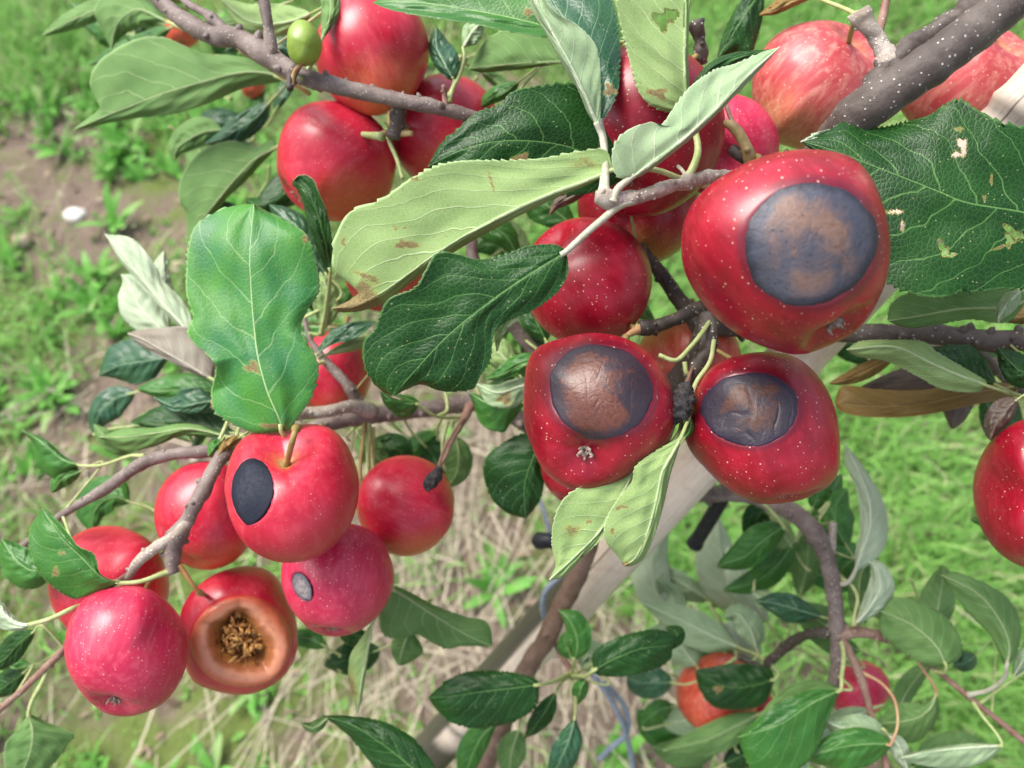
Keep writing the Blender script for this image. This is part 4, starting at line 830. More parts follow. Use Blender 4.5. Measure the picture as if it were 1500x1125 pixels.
# --- right side
leaf('green', [(1505, 440, .36), (1470, 450, .362), (1410, 452, .365), (1350, 462, .37), (1300, 470, .375)], R=[(1490, 424), (1440, 425), (1380, 428), (1330, 430), (1305, 445)], L=[(1475, 472), (1420, 468), (1370, 476), (1330, 480)], dr=3, dl=5, petw=5, label='green leaf underside below the leaf with insect holes')
leaf('hoary', [(1495, 425, .345), (1480, 440, .345), (1465, 460, .347), (1462, 472, .35)], wl=14, wr=12, petw=4)
leaf('pale', [(1445, 565, .375), (1400, 548, .372), (1360, 530, .37), (1310, 508, .372), (1240, 512, .378)], R=[(1440, 555), (1380, 520), (1350, 500), (1300, 498), (1260, 500)], L=[(1430, 575), (1380, 570), (1345, 552), (1300, 530), (1255, 522)], dl=4, dr=5, petw=6, pet=[(1475, 575, .385), (1520, 588, .43)], label='pale rolled leaf underside below the right horizontal branch')
leaf('dark', [(1462, 565, .385), (1430, 550, .383), (1395, 535, .383), (1355, 510, .388)], wl=[8, 10, 8], wr=[26, 40, 26], dr=4, dl=2, petw=6, pet=[(1490, 578, .39), (1525, 588, .43)], label='dark leaf with pale midrib below the right horizontal branch')
leaf('ochre', [(1490, 566, .40), (1430, 575, .40), (1360, 590, .402), (1290, 596, .405), (1222, 590, .41)], L=[(1480, 582), (1430, 592), (1370, 605), (1320, 611), (1262, 610), (1232, 602)], R=[(1460, 560), (1400, 565), (1340, 572), (1280, 570), (1235, 565)], dl=-4, dr=5, petw=5, tooth=.01, label='long folded ochre leaf under the right horizontal branch')
leaf('brown', [(1480, 530, .43), (1420, 550, .43), (1340, 560, .43), (1250, 575, .435)], wl=20, wr=28, petw=5, tooth=.01)  # brown blade put in for the dark shade above the ochre leaf
leaf('ochre', [(1310, 522, .42), (1275, 540, .42), (1240, 555, .422), (1215, 562, .425)], wl=12, wr=12, petw=4)
leaf('dark', [(1535, 540, .37), (1500, 545, .37), (1480, 530, .373), (1462, 510, .378)], wl=24, wr=24, petw=4)
leaf('ochre', [(1540, 460, .39), (1500, 462, .39), (1470, 470, .392)], wl=14, wr=22, petw=4)
leaf('brown', [(1490, 585, .36), (1475, 600, .36), (1458, 622, .362), (1450, 645, .365)], wl=14, wr=22, petw=4, tooth=.08, teeth=16, label='dull brown toothed leaf above the apple at the right edge')
leaf('mid', [(1510, 790, .42), (1480, 775, .42), (1450, 765, .425), (1420, 760, .43)], wl=14, wr=10, petw=4)
# --- lower right
leaf('white', [(1252, 838, .475), (1262, 810, .472), (1275, 765, .47), (1268, 715, .472), (1238, 650, .478)], R=[(1280, 822), (1298, 795), (1300, 760), (1290, 725), (1262, 680)], L=[(1253, 810), (1260, 770), (1255, 720), (1238, 680)], dr=[0, 5, 7, 5, 2], dl=4, petw=7, petmat=PET_H, pet=[(1245, 850, .477), (1235, 856, .48), (1222, 850, .485)], label='whitish leaf standing up right of the lower branch')
leaf('mid', [(1240, 800, .50), (1225, 770, .50), (1225, 740, .505), (1240, 715, .51)], wl=22, wr=28, petw=4)
leaf('mid', [(1190, 745, .51), (1200, 720, .51), (1215, 700, .515)], wl=14, wr=22, petw=4)
leaf('white', [(1250, 916, .47), (1270, 895, .468), (1288, 865, .468), (1285, 835, .47), (1268, 818, .475)], wl=[10, 18, 18, 10], wr=[10, 20, 22, 14], dl=5, dr=3, petw=6, pet=[(1252, 900, .473), (1256, 875, .477), (1245, 855, .48), (1228, 848, .485)], label='curled leaf with white sheen beside the lower branch')
leaf('green', [(1265, 915, .485), (1258, 880, .485), (1262, 840, .487), (1278, 820, .49)], wl=16, wr=18, petw=3)
leaf('teal', [(1208, 905, .50), (1175, 895, .50), (1140, 885, .502), (1105, 880, .505)], wl=[16, 24, 14], wr=[14, 20, 16], dl=4, dr=5, petw=5, label='bluish leaf left of the lower branch')
leaf('hoary', [(1140, 890, .52), (1120, 880, .52), (1102, 868, .525)], wl=14, wr=16, petw=4)
leaf('green', [(1386, 976, .46), (1370, 945, .46), (1335, 915, .463), (1290, 895, .468)], L=[(1360, 975), (1320, 955), (1290, 925)], R=[(1408, 960), (1405, 930), (1380, 900), (1340, 880), (1310, 876)], dl=6, dr=5, petw=6, pet=[(1382, 985, .465), (1365, 982, .475)], label='broad green leaf underside in the lower right')
leaf('green', [(1474, 978, .45), (1478, 945, .45), (1462, 905, .452), (1430, 868, .456), (1378, 842, .462)], R=[(1490, 955), (1495, 915), (1480, 880), (1445, 855), (1400, 838)], L=[(1465, 960), (1450, 930), (1425, 905), (1400, 875)], dl=5, dr=6, petw=7, pet=[(1472, 992, .455), (1450, 1010, .465), (1418, 1018, .475)], label='leaf with pale sheen near the right edge', petmat=PET_H)
leaf('teal', [(1430, 960, .52), (1415, 970, .52), (1395, 975, .525)], wl=14, wr=18, petw=3)
leaf('hoary', [(1530, 950, .46), (1505, 960, .46), (1485, 990, .465)], wl=14, wr=14, petw=4)
leaf('mid', [(1232, 1010, .46), (1190, 1030, .458), (1140, 1062, .458), (1080, 1080, .463)], L=[(1210, 1060), (1190, 1110), (1140, 1140), (1100, 1125)], R=[(1190, 1010), (1150, 1025), (1120, 1045)], dl=5, dr=3, petw=7, pet=[(1233, 990, .465), (1236, 960, .475), (1232, 938, .485)], label='large folded leaf at the bottom right of centre', nv=120)
leaf('green', [(1230, 1010, .475), (1180, 1015, .475), (1140, 1040, .478), (1100, 1072, .482)], wl=22, wr=20, petw=5)
leaf('hoary', [(1300, 1085, .47), (1270, 1070, .47), (1230, 1065, .472), (1200, 1050, .475)], wl=14, wr=22, petw=4)
leaf('mid', [(1305, 1090, .465), (1270, 1090, .465), (1230, 1095, .467), (1180, 1110, .47)], wl=35, wr=26, dl=5, petw=5, pet=[(1315, 1060, .47), (1310, 1025, .475), (1290, 1000, .478), (1262, 985, .482)], petmat=PET_R, label='leaf on a long reddish stalk at the bottom edge')
leaf('white', [(1300, 1075, .47), (1318, 1095, .47), (1330, 1130, .475)], wl=12, wr=14, petw=5)
leaf('green', [(1372, 1015, .48), (1360, 1040, .482), (1330, 1055, .485), (1280, 1060, .49)], wl=[18, 34, 32], wr=[14, 26, 24], dl=5, petw=5, pet=[(1365, 1000, .479), (1345, 970, .478), (1332, 950, .48)], petmat=PET_R, label='light green leaf behind the reddish shoots')
leaf('hoary', [(1468, 1092, .46), (1420, 1095, .462), (1370, 1100, .465), (1320, 1110, .47)], wl=30, wr=6, dl=4, petw=5, pet=[(1460, 1075, .463), (1440, 1050, .47), (1425, 1028, .475)], label='grey green leaf at the bottom right corner')
leaf('mid', [(1335, 1125, .48), (1375, 1110, .48), (1410, 1140, .49)], wl=16, wr=16, petw=3)
leaf('dark', [(1135, 995, .54), (1100, 1005, .54), (1060, 1005, .543), (1018, 982, .55)], L=[(1120, 1030), (1085, 1040), (1045, 1035), (1025, 1010)], R=[(1125, 978), (1080, 972), (1050, 975)], dl=4, dr=3, petw=6, pet=[(1140, 985, .54), (1128, 970, .54)], spots=[(1052, 1010, 6, 4)], label='dark leaf covering part of an orange apple')
leaf('hoary', [(1085, 950, .56), (1040, 930, .56), (990, 905, .563), (938, 882, .57)], wl=[26, 30, 16], wr=[22, 26, 16], dl=5, dr=5, petw=6, pet=[(1110, 960, .56), (1125, 970, .545)], label='pale bluish leaf above the orange apple')
leaf('hoary', [(1020, 975, .58), (1000, 950, .58), (985, 925, .585), (975, 900, .59)], wl=26, wr=30, petw=4)
leaf('hoary', [(1108, 950, .56), (1100, 925, .56), (1080, 900, .565), (1060, 905, .57)], wl=18, wr=22, petw=4)
leaf('teal', [(985, 1000, .57), (960, 1000, .57), (935, 1000, .575), (918, 990, .58)], wl=24, wr=24, petw=4)
leaf('green', [(1112, 1045, .56), (1075, 1065, .56), (1030, 1085, .565), (970, 1100, .57)], wl=26, wr=22, petw=5, label='green leaf below the orange apple')
leaf('dark', [(1060, 1120, .58), (1090, 1105, .58), (1120, 1090, .585)], wl=20, wr=20, petw=4)
leaf('mid', [(985, 1035, .6), (965, 1040, .6), (940, 1060, .605)], wl=18, wr=16, petw=3)
leaf('mid', [(1150, 770, .52), (1120, 790, .52), (1090, 815, .525), (1050, 830, .53)], wl=22, wr=28, dl=5, petw=6, pet=[(1160, 760, .50)])
leaf('dark', [(1130, 760, .53), (1115, 750, .53), (1105, 775, .535), (1100, 800, .54)], wl=18, wr=22, petw=5)
leaf('mid', [(1165, 790, .54), (1145, 820, .54), (1110, 850, .545), (1060, 865, .55)], wl=20, wr=22, petw=4)

def fill(cx, cy, rx, ry, n, d0, d1, kinds, size=60, seed=0, down=True):
    """the smaller leaves deeper in the crown"""
    rg = np.random.default_rng(1000 + seed)
    for i in range(n):
        x = rg.uniform(cx - rx, cx + rx); y = rg.uniform(cy - ry, cy + ry); d = rg.uniform(d0, d1); a = rg.uniform(0, 2 * np.pi); L_ = size * rg.uniform(.7, 1.25)
        bend = rg.normal(0, .35); pts = []
        for k in range(4):
            pts.append((x, y, d + rg.normal(0, .004))); x += math.cos(a) * L_ / 3; y += math.sin(a) * L_ / 3; a += bend
        w_ = L_ * rg.uniform(.18, .3)
        leaf(kinds[rg.integers(len(kinds))], pts, wl=w_, wr=w_ * rg.uniform(.4, 1.1), dl=rg.uniform(1, 7), dr=rg.uniform(1, 7), petw=4, nv=50, nu=8, teeth=18, fill=True)
fill(1170, 830, 90, 70, 9, .53, .60, ['mid', 'green', 'pale', 'bright', 'mid'], 110, 1)
fill(1080, 1080, 120, 50, 9, .56, .64, ['green', 'mid', 'hoary', 'bright'], 120, 2)
fill(1040, 930, 90, 60, 8, .60, .66, ['hoary', 'white', 'green', 'hoary'], 130, 3)
fill(1260, 1080, 90, 40, 5, .50, .56, ['green', 'hoary', 'mid'], 100, 4)
fill(1300, 900, 70, 60, 4, .52, .58, ['green', 'green', 'hoary'], 90, 5)
fill(430, 330, 60, 60, 5, .53, .58, ['teal', 'mid', 'dark'], 80, 6)
fill(350, 150, 80, 60, 6, .56, .62, ['mid', 'teal', 'green'], 80, 7)
fill(250, 600, 90, 40, 5, .50, .56, ['teal', 'dark', 'green'], 80, 8)
fill(760, 480, 60, 90, 7, .49, .55, ['mid', 'green', 'dark', 'pale'], 80, 9)
fill(720, 350, 60, 60, 4, .50, .56, ['mid', 'green', 'hoary'], 80, 10)
fill(740, 100, 80, 50, 4, .50, .56, ['mid', 'green', 'hoary'], 80, 11)
fill(620, 660, 70, 30, 4, .54, .58, ['dark', 'mid', 'green'], 70, 12)
fill(1380, 540, 110, 25, 6, .45, .50, ['dark', 'mid', 'brown', 'ochre'], 100, 13)
fill(460, 440, 50, 50, 5, .50, .54, ['pale', 'mid', 'teal'], 80, 14)
fill(160, 30, 100, 30, 5, .58, .64, ['green', 'mid', 'green'], 90, 15)
fill(510, 950, 60, 20, 3, .50, .54, ['dark', 'mid'], 70, 16)
build_leaves()

# ---------------------------------------------------------------- apples
def ell_outline(cx, cy, rx, ry, rot=0, n=40):
    a = np.linspace(0, 2 * np.pi, n, endpoint=False); r = math.radians(rot)
    X_ = rx * np.cos(a); Y_ = ry * np.sin(a) * (1 + .03 * np.sin(a))
    return np.stack([cx + X_ * math.cos(r) - Y_ * math.sin(r), cy + X_ * math.sin(r) + Y_ * math.cos(r)], -1)
NA = [0]
def apple(label, c, d, axis, mat, out=None, rx=None, ry=None, rot=0, stem=None, stemmat=None, calyx=True, lesions=(), cavity=None, blush=None, stemr=.0011, name='apple', group='red apples hanging on the tree', flat=.88, stemlen=.022, dimple=.34, basin=.22):
    NA[0] += 1; seed = NA[0] * 1.37
    nt_, np_ = (90, 120) if max(rx or 90, 90) > 70 or out is not None else (48, 64)
    thv = np.linspace(0, np.pi, nt_ + 1); phv = np.linspace(0, 2 * np.pi, np_, endpoint=False)
    TH, PH = np.meshgrid(thv, phv, indexing='ij')
    s = np.sin(TH); c_ = np.cos(TH)
    lob = 1 + .022 * np.cos(5 * PH + seed) * ((1 - c_) / 2) ** 1.5 + .02 * np.cos(2 * PH + seed * 2) + .012 * np.cos(3 * PH + seed)
    rho = s ** .92 * (1 + .05 * c_) * lob
    z = flat * c_ - dimple * np.exp(-(s / .30) ** 1.6) * (c_ > 0) + basin * np.exp(-(s / (.20 + basin * .35)) ** 1.7) * (c_ < 0)
    z = z + .02 * np.cos(5 * PH + seed) * s * ((1 - c_) / 2) ** 2
    loc = np.stack([rho * np.cos(PH), rho * np.sin(PH), z], -1).reshape(-1, 3)
    ax = np.array(axis, float); ax /= np.linalg.norm(ax)
    h = np.cross(ax, [0.15, .3, 1.0]); h /= np.linalg.norm(h); g_ = np.cross(ax, h)
    cs = loc[:, 0:1] * h + loc[:, 1:2] * g_ + loc[:, 2:3] * ax          # camera space, unit radius
    if out is None: out = ell_outline(c[0], c[1], rx, ry, rot)
    out = np.array(out, float)
    if len(out) < 30: out = cr(np.vstack([out, out[:1]]), 60)[:-1]
    cx, cy = c
    oa = np.arctan2(out[:, 1] - cy, out[:, 0] - cx); orr = np.hypot(out[:, 0] - cx, out[:, 1] - cy)
    o_ = np.argsort(oa); oa, orr = oa[o_], orr[o_]
    def target(a): return np.interp(a, oa, orr, period=2 * np.pi)
    R0 = orr.mean() * d / F
    cc = np.array([(cx - 750) * d / F, (562.5 - cy) * d / F, d])
    q = cs * R0
    for it in range(3):
        w_ = cc + q; px_ = 750 + w_[:, 0] / w_[:, 2] * F; py_ = 562.5 - w_[:, 1] / w_[:, 2] * F
        a = np.arctan2(py_ - cy, px_ - cx); r_ = np.hypot(px_ - cx, py_ - cy)
        nb = 48; bi = ((a + np.pi) / (2 * np.pi) * nb).astype(int) % nb
        mx = np.array([r_[bi == i].max() if (bi == i).any() else np.nan for i in range(nb)])
        ok = ~np.isnan(mx); ac = -np.pi + (np.arange(nb) + .5) * 2 * np.pi / nb
        mx = np.interp(ac, ac[ok], mx[ok], period=2 * np.pi)
        fac = target(ac) / mx; fac = (np.roll(fac, 1) + fac * 2 + np.roll(fac, -1)) / 4
        fv = np.interp(a, ac, fac, period=2 * np.pi)
        wgt = np.clip(r_ / orr.mean() / .5, 0, 1)          # leave the middle untouched
        fv = fv * wgt + fac.mean() * (1 - wgt)
        q = q * np.stack([fv, fv, np.full_like(fv, fac.mean())], -1)
    wob = 1 + .010 * n3(cs, 1.6, seed); q = q * wob[:, None]
    Wp = CAM + camvec(cc + q)
    cen = CAM + camvec(cc[None])[0]
    id_ = np.arange((nt_ + 1) * np_).reshape(nt_ + 1, np_); nx = np.roll(id_, -1, 1)
    faces = np.stack([id_[:-1], nx[:-1], nx[1:], id_[1:]], -1).reshape(-1, 4)
    fc = Wp[faces].mean(1); nf = np.cross(Wp[faces[:, 2]] - Wp[faces[:, 0]], Wp[faces[:, 3]] - Wp[faces[:, 1]])
    if ((fc - cen) * nf).sum() < 0: faces = faces[:, ::-1]
    tt = TH.ravel(); pp = PH.ravel()
    streak = np.stack([np.cos(pp) * np.sin(tt) * 11 + seed, np.sin(pp) * np.sin(tt) * 11, np.cos(tt) * 2.2], -1)
    bl = np.clip(.9 - tt / .42, 0, 1) * .9
    if blush is not None:
        bv = np.array(blush[0], float); bv /= np.linalg.norm(bv); bl = np.maximum(bl, np.clip((cs / np.linalg.norm(cs, axis=1)[:, None]) @ bv * 1.2 - blush[1], 0, 1))
    rus = np.clip(1 - tt / .20, 0, 1)
    root = empty(name, cen); tag(root, label, 'fruitlet' if 'fruitlet' in name else 'apple', group)
    bvh = BVHTree.FromPolygons([Vector(v) for v in Wp], [list(map(int, f)) for f in faces])
    if cavity:
        hx, hy, hrx, hry = cavity
        pj = proj(Wp); rr = np.hypot((pj[:, 0] - hx) / hrx, (pj[:, 1] - hy) / hry)
        front = (pj[:, 2] < d)
        bad = (rr < .965) & front
        faces = faces[~(bad[faces].all(1))]
    Wb = Wp.copy(); pj0 = proj(Wp); fr_ = pj0[:, 2] < d; halo = np.zeros(len(Wp))
    for (hx, hy, hrx, hry, rot_, *_r) in lesions:
        ra = math.radians(rot_); dx = pj0[:, 0] - hx; dy = pj0[:, 1] - hy
        r0 = np.hypot((dx * math.cos(ra) + dy * math.sin(ra)) / hrx, (-dx * math.sin(ra) + dy * math.cos(ra)) / hry)
        halo = np.maximum(halo, fr_ * np.clip(1.28 - r0, 0, .28) / .28 * (1 if _r[1] else .6))
        k_ = np.clip((.96 - r0) * 9, 0, 1) * fr_ * .0022
        dn = (Wp - cen); dn /= np.linalg.norm(dn, axis=1)[:, None]; Wb -= dn * k_[:, None]
    body = mesh_obj('fruit_body', Wb, faces, mat, root, cen, attrs={'streak': streak, 'blush': bl, 'russet': rus, 'halo': halo})
    camv = Vector(CAM)
    def cast(px_, py_):
        dr = Vector(P(px_, py_, 1.0) - CAM).normalized(); hit, nrm, _, _ = bvh.ray_cast(camv, dr)
        if hit is None:
            hit, nrm, _, _ = bvh.find_nearest(camv + dr * d)
        if nrm.dot(dr) > 0: nrm = -nrm
        return np.array(hit), np.array(nrm)
    def polar(hx, hy, hrx, hry, rot_, nr, na, wobble, fn, pointed=False):
        V = []; RR = []
        ra = math.radians(rot_)
        for i in range(nr + 1):
            r = i / nr
            for j in range(na):
                a = 2 * math.pi * j / na
                k = 1 + wobble * (math.sin(3 * a + seed) * .5 + math.sin(2 * a + seed * 2) * .5 + .4 * math.sin(7 * a + seed) * .5 + .3 * math.sin(11 * a + seed * 3) * .5 + .2 * math.sin(19 * a) * .5) * min(1, r * 1.5)
                X_ = math.cos(a) * r * k * hrx * (1 - (.32 if pointed else 0) * max(0, math.sin(a)) ** 2); Y_ = math.sin(a) * r * k * hry
                hit, nr_ = cast(hx + X_ * math.cos(ra) - Y_ * math.sin(ra), hy + X_ * math.sin(ra) + Y_ * math.cos(ra))
                V.append(fn(hit, nr_, r, a)); RR.append(r)
        Fc = [(i * na + j, i * na + (j + 1) % na, (i + 1) * na + (j + 1) % na, (i + 1) * na + j) for i in range(nr) for j in range(na)]
        V = np.array(V); F_ = np.array(Fc)
        if ((camv - Vector(V.mean(0))).dot(Vector(np.cross(V[F_[-1][2]] - V[F_[-1][0]], V[F_[-1][3]] - V[F_[-1][1]])))) < 0: F_ = F_[:, ::-1]
        return V, F_, np.array(RR)
    for (hx, hy, hrx, hry, rot_, rm, wrk, nm) in lesions:
        CK = []
        def fn(hit, nr_, r, a):
            off = -.0004 * (1 - r ** 6) - .0005 * max(0, (r - .95) / .05) + .00025; ck = 0.0
            if r < .97 and wrk:
                hv = Vector(hit); en = min(1, (1 - r) * 3.0)
                w_ = noise.noise(hv * 60 + Vector((seed, 0, 0)))
                msk = max(0, min(1, .35 + 2.6 * noise.noise(hv * 42 + Vector((0, seed * 3, 0)))))
                x_ = (hv - Vector(cen)).dot(Vector(RT)); y_ = (hv - Vector(cen)).dot(Vector(UP))
                f1 = abs(noise.noise(Vector((x_ * 170, y_ * 38, seed * 2 + w_))))
                f2 = abs(noise.noise(hv * 120 + Vector((0, 0, seed))))
                ck = en * msk * min(1, wrk) * max(max(0, 1 - f1 * 13), .5 * max(0, 1 - f2 * 16) * (noise.noise(hv * 75) > .05))
                off += wrk * en * (-.0004 * ck / max(wrk, .3) + msk * .0004 * (f1 + f2) + .0007 * noise.noise(hv * 55) + .0005 * w_)
            CK.append(ck)
            return hit + nr_ * off
        V, F_, RR = polar(hx, hy, hrx, hry, rot_, 60, 128, .055 if wrk else .03, fn, nm != 'rot_patch')
        mesh_obj(nm, V, F_, rm, root, attrs={'rr': RR, 'crk': np.array(CK)})
    if cavity:
        PG = [(352, 899), (378, 921), (395, 950), (383, 975), (360, 977), (337, 974), (316, 952), (315, 922), (332, 912)]     # ragged mouth of the hollow
        pa = np.array([[(x_ - hx) / hrx, (y_ - hy) / hry] for x_, y_ in PG]); pang = np.arctan2(pa[:, 1], pa[:, 0]); prad = np.hypot(pa[:, 0], pa[:, 1]) * 1.24; oo = np.argsort(pang); pang, prad = pang[oo], prad[oo]
        def hole_at(a): return np.interp(np.arctan2(np.sin(a), np.cos(a)), pang, prad, period=2 * np.pi) + .008 * np.sin(9 * a + 1)
        def fn(hit, nr_, r, a):
            hole = float(hole_at(a)); kk = min(1, max(0, (1 - r) / (1 - hole))); hv = Vector(hit)
            crease = sum(math.exp(-((math.atan2(math.sin(a - p_), math.cos(a - p_))) / .09) ** 2) for p_ in pang[::2])
            roll = .0021 * math.sin(min(1, kk / .86) * math.pi) ** 1.3 * (1 + .25 * math.sin(2 * a)) - .0035 * max(0, (kk - .8) / .2) ** 2 - .0011 * crease * kk ** 2
            deep = 0.0
            if r < hole:
                dn = min(1, (hole - r) / .045); deep = -.0035 * (1 - 0) - .010 * dn + dn * (.0030 * noise.noise(hv * 240) + .0022 * noise.noise(hv * 520))
                roll = 0
            return hit + nr_ * (-.0003 + roll + deep + .0003 * noise.noise(hv * 140) * min(1, (1 - r) * 6))
        V, F_, RR = polar(hx, hy, hrx, hry, 0, 90, 150, .0, fn)
        rf = RR[F_].mean(1); an = (np.arange(len(F_)) % 150) / 150 * 2 * np.pi
        hole = hole_at(an); hv_ = hole_at(np.tile(np.arange(150) / 150 * 2 * np.pi, 91)); lipd = (RR - hv_) / (1 - hv_)
        outer = mesh_obj('collapsed_rim', V, F_[rf >= hole - .012], FLESH_RIM, root, cen, attrs={'rr': lipd})
        inner = mesh_obj('rotten_hollow', V, F_[rf < hole - .012], FLESH_IN, root, cen)
        mb = MB(); rg = np.random.default_rng(3)                      # ragged flakes of decayed flesh inside the hollow
        for i in range(95):
            a = rg.uniform(0, 6.28); r = rg.uniform(0, .56); hit, nr_ = cast(hx + math.cos(a) * r * hrx, hy + math.sin(a) * r * hry)
            st_ = hit - nr_ * rg.uniform(.008, .014)
            dv = rg.normal(0, 1, 3); dv -= nr_ * (dv @ nr_) * .8; dv /= np.linalg.norm(dv); wv_ = np.cross(dv, nr_ + rg.normal(0, .6, 3)); wv_ /= np.linalg.norm(wv_)
            L_ = rg.uniform(.003, .009); W_ = rg.uniform(.0005, .0016); pts = []; rgt = []
            for k in range(8):
                t_ = k / 7; c0 = st_ + dv * L_ * t_ + nr_ * (.0012 * math.sin(t_ * 3.1) + rg.normal(0, .0002)); wk = wv_ * W_ * (math.sin(math.pi * (t_ * .9 + .05)) + rg.uniform(-.3, .3)); th_ = nr_ * .00022
                pts += [c0 - wk + th_, c0 + wk + th_, c0 + wk - th_, c0 - wk - th_]
            Fs = [(k * 4 + j, k * 4 + (j + 1) % 4, k * 4 + 4 + (j + 1) % 4, k * 4 + 4 + j) for k in range(7) for j in range(4)] + [(3, 2, 1, 0), (28, 29, 30, 31)]
            mb.add(np.array(pts), Fs)
        mb.build('flesh_shreds', [simple_mat('flesh_shreds', (.20, .07, .02), (.66, .36, .10), 170, .45)], root, cen)
    # stalk
    top = Wp[:np_].mean(0); axw = camvec(ax[None])[0]
    if stem is None:
        tgt, _, dist = nearest(top + axw * .02)
        pth = [top - axw * .001, top + axw * .008, tgt] if dist < .045 else [top - axw * .001, top + axw * stemlen * .6, top + axw * stemlen]
        if dist < .045 and (tgt - top) @ axw < 0: pth = [top - axw * .001, top + axw * stemlen * .6, top + axw * stemlen]
    else:
        pth = [top - axw * .001] + [P(*s_) for s_ in stem]
    sp = cr(pth, 16) if len(pth) > 2 else cr(pth, 12)
    rad = np.full(len(sp), stemr); rad[:2] *= 1.3; rad[-3:] *= [1.2, 1.5, 1.7]
    mesh_obj('stem', *tube(sp, rad, 10), stemmat or STEM, root)
    if calyx:
        bt = Wp[-np_:].mean(0); mb = MB(); rg = np.random.default_rng(NA[0])
        e1 = np.cross(axw, [0.3, .5, .8]); e1 /= np.linalg.norm(e1); e2 = np.cross(axw, e1); k = R0 / .035
        for i in range(5):
            a = i * 2 * math.pi / 5 + rg.uniform(-.2, .2); rd = e1 * math.cos(a) + e2 * math.sin(a)
            L_ = rg.uniform(.0035, .005) * k
            pth = [bt + axw * .001, bt + rd * L_ * .45 - axw * .0012 * k, bt + rd * L_ * rg.uniform(.6, .9) - axw * .003 * k, bt + rd * L_ * rg.uniform(.5, 1.1) - axw * .0042 * k]
            mb.add(*tube(cr(pth, 8), np.array([.0011, .0011, .0010, .0009, .0008, .0006, .0004, .0002]) * k, 6))
        for i in range(7):
            a = rg.uniform(0, 6.28); rd = e1 * math.cos(a) + e2 * math.sin(a)
            mb.add(*tube(np.array([bt + rd * .0006, bt + rd * .0012 * k - axw * .0035 * k]), np.array([.0003, .0002]), 5))
        mb.build('calyx', [CALYX], root)
    return root

A1 = [(1000, 330), (1011, 300), (1040, 268), (1090, 240), (1140, 222), (1190, 216), (1240, 226), (1275, 256), (1294, 300), (1304, 345), (1303, 390), (1292, 430), (1270, 468), (1245, 492), (1205, 510), (1165, 520), (1110, 505), (1060, 475), (1025, 440), (1003, 400), (997, 362)]
apple('largest front apple, crimson with a big slate blue rotten disc', (1152, 368), .292, (-.42, .86, .36), M_CRIM, A1, lesions=[(1187, 357, 100, 92, -10, R_BLUE, .3, 'rot_patch')], stem=[(1112, 232, .335), (1100, 238, .343)], dimple=.3, basin=.20)
A2 = [(765, 580), (768, 540), (785, 510), (820, 495), (865, 488), (915, 495), (955, 518), (978, 550), (988, 590), (985, 630), (965, 668), (930, 695), (900, 713), (860, 722), (825, 712), (795, 690), (778, 655), (768, 620)]
apple('front apple with a wrinkled coppery brown rotten disc, left one of the lower pair', (877, 604), .345, (.28, .58, .76), M_CRIM, A2, lesions=[(880, 573, 79, 70, 5, R_BROWN, .2, 'rot_patch')])
A3 = [(1000, 632), (1008, 590), (1030, 550), (1065, 525), (1110, 515), (1160, 520), (1195, 545), (1218, 582), (1230, 630), (1232, 670), (1225, 700), (1195, 725), (1150, 738), (1110, 738), (1070, 720), (1035, 690), (1010, 662)]
apple('front apple with a cracked dark rotten disc, right one of the lower pair', (1117, 627), .35, (-.25, .92, .28), M_CRIM, A3, lesions=[(1099, 599, 71, 56, 0, R_DARK, .6, 'rot_patch')])
apple('sound crimson apple behind the glossy dark centre leaf', (860, 410), .40, (.62, -.66, .42), M_CRIM, rx=95, ry=95, calyx=False, stem=[(935, 486, .375)])
apple('sound apple below the slanting grey green leaf, behind the pale twig', (946, 185), .365, (.35, .85, .38), M_CRIM, rx=116, ry=129, rot=8)
apple('shaded apple squeezed between the big rotten apple and the pale twig', (936, 300), .445, (.3, .5, .8), M_CRIM, rx=90, ry=87, calyx=False, blush=((0.1, -1, -.3), .55))
apple('pink apple half hidden behind the slanting leaf, left of the mottled one', (1062, 212), .408, (.2, .6, .75), M_PINK, rx=80, ry=78, calyx=False)
A8 = [(1100, 140), (1103, 105), (1118, 72), (1140, 48), (1175, 33), (1210, 29), (1245, 36), (1275, 50), (1292, 80), (1296, 120), (1285, 165), (1255, 200), (1210, 220), (1165, 218), (1130, 205), (1110, 178)]
apple('mottled apple with its stem dimple showing at the top right', (1197, 126), .425, (.50, .56, -.66), M_MOTT, A8, stem=[(1246, 50, .385), (1256, 22, .36)], stemr=.0014, blush=((-.6, -.75, -.3), .62), stemmat=STEM_G)
apple('mottled red apple behind the thick spotted branch in the top right corner', (1418, 120), .43, (.36, .52, -.77), M_MOTT, rx=112, ry=92, stem=[(1453, 35, .40), (1460, 5, .37)], stemr=.0014, blush=((.6, .2, -.5), .75))
apple('red apple cut off by the right edge of the picture', (1522, 720), .37, (.0, .88, .47), M_CRIM, rx=97, ry=112, stem=[(1525, 590, .43)])
apple('orange apple in shade behind the dark spurs between the rotten apples', (1010, 530), .452, (.1, .8, .3), M_ORNG, rx=77, ry=78, blush=((-.5, .8, -.2), .45))
apple('dark red apple mostly hidden behind the left rotten apple, showing below it', (846, 682), .44, (.1, .9, .3), M_CRIM, rx=54, ry=56)
apple('red apple cut by the top edge behind the green fruitlet', (545, 74), .435, (.35, -.85, .35), M_RED, rx=84, ry=93, stem=[(572, 185, .41)], blush=((.25, -.9, -.35), .45))
B2 = [(405, 225), (412, 190), (435, 160), (470, 147), (510, 152), (550, 175), (575, 210), (580, 245), (570, 285), (540, 312), (500, 325), (460, 318), (425, 292), (408, 258)]
apple('red apple with a pink bloom, below the spotted upper branch', (492, 236), .455, (.70, .68, .15), M_RED, B2, stem=[(565, 195, .41)], blush=((.25, -.9, -.35), .45))
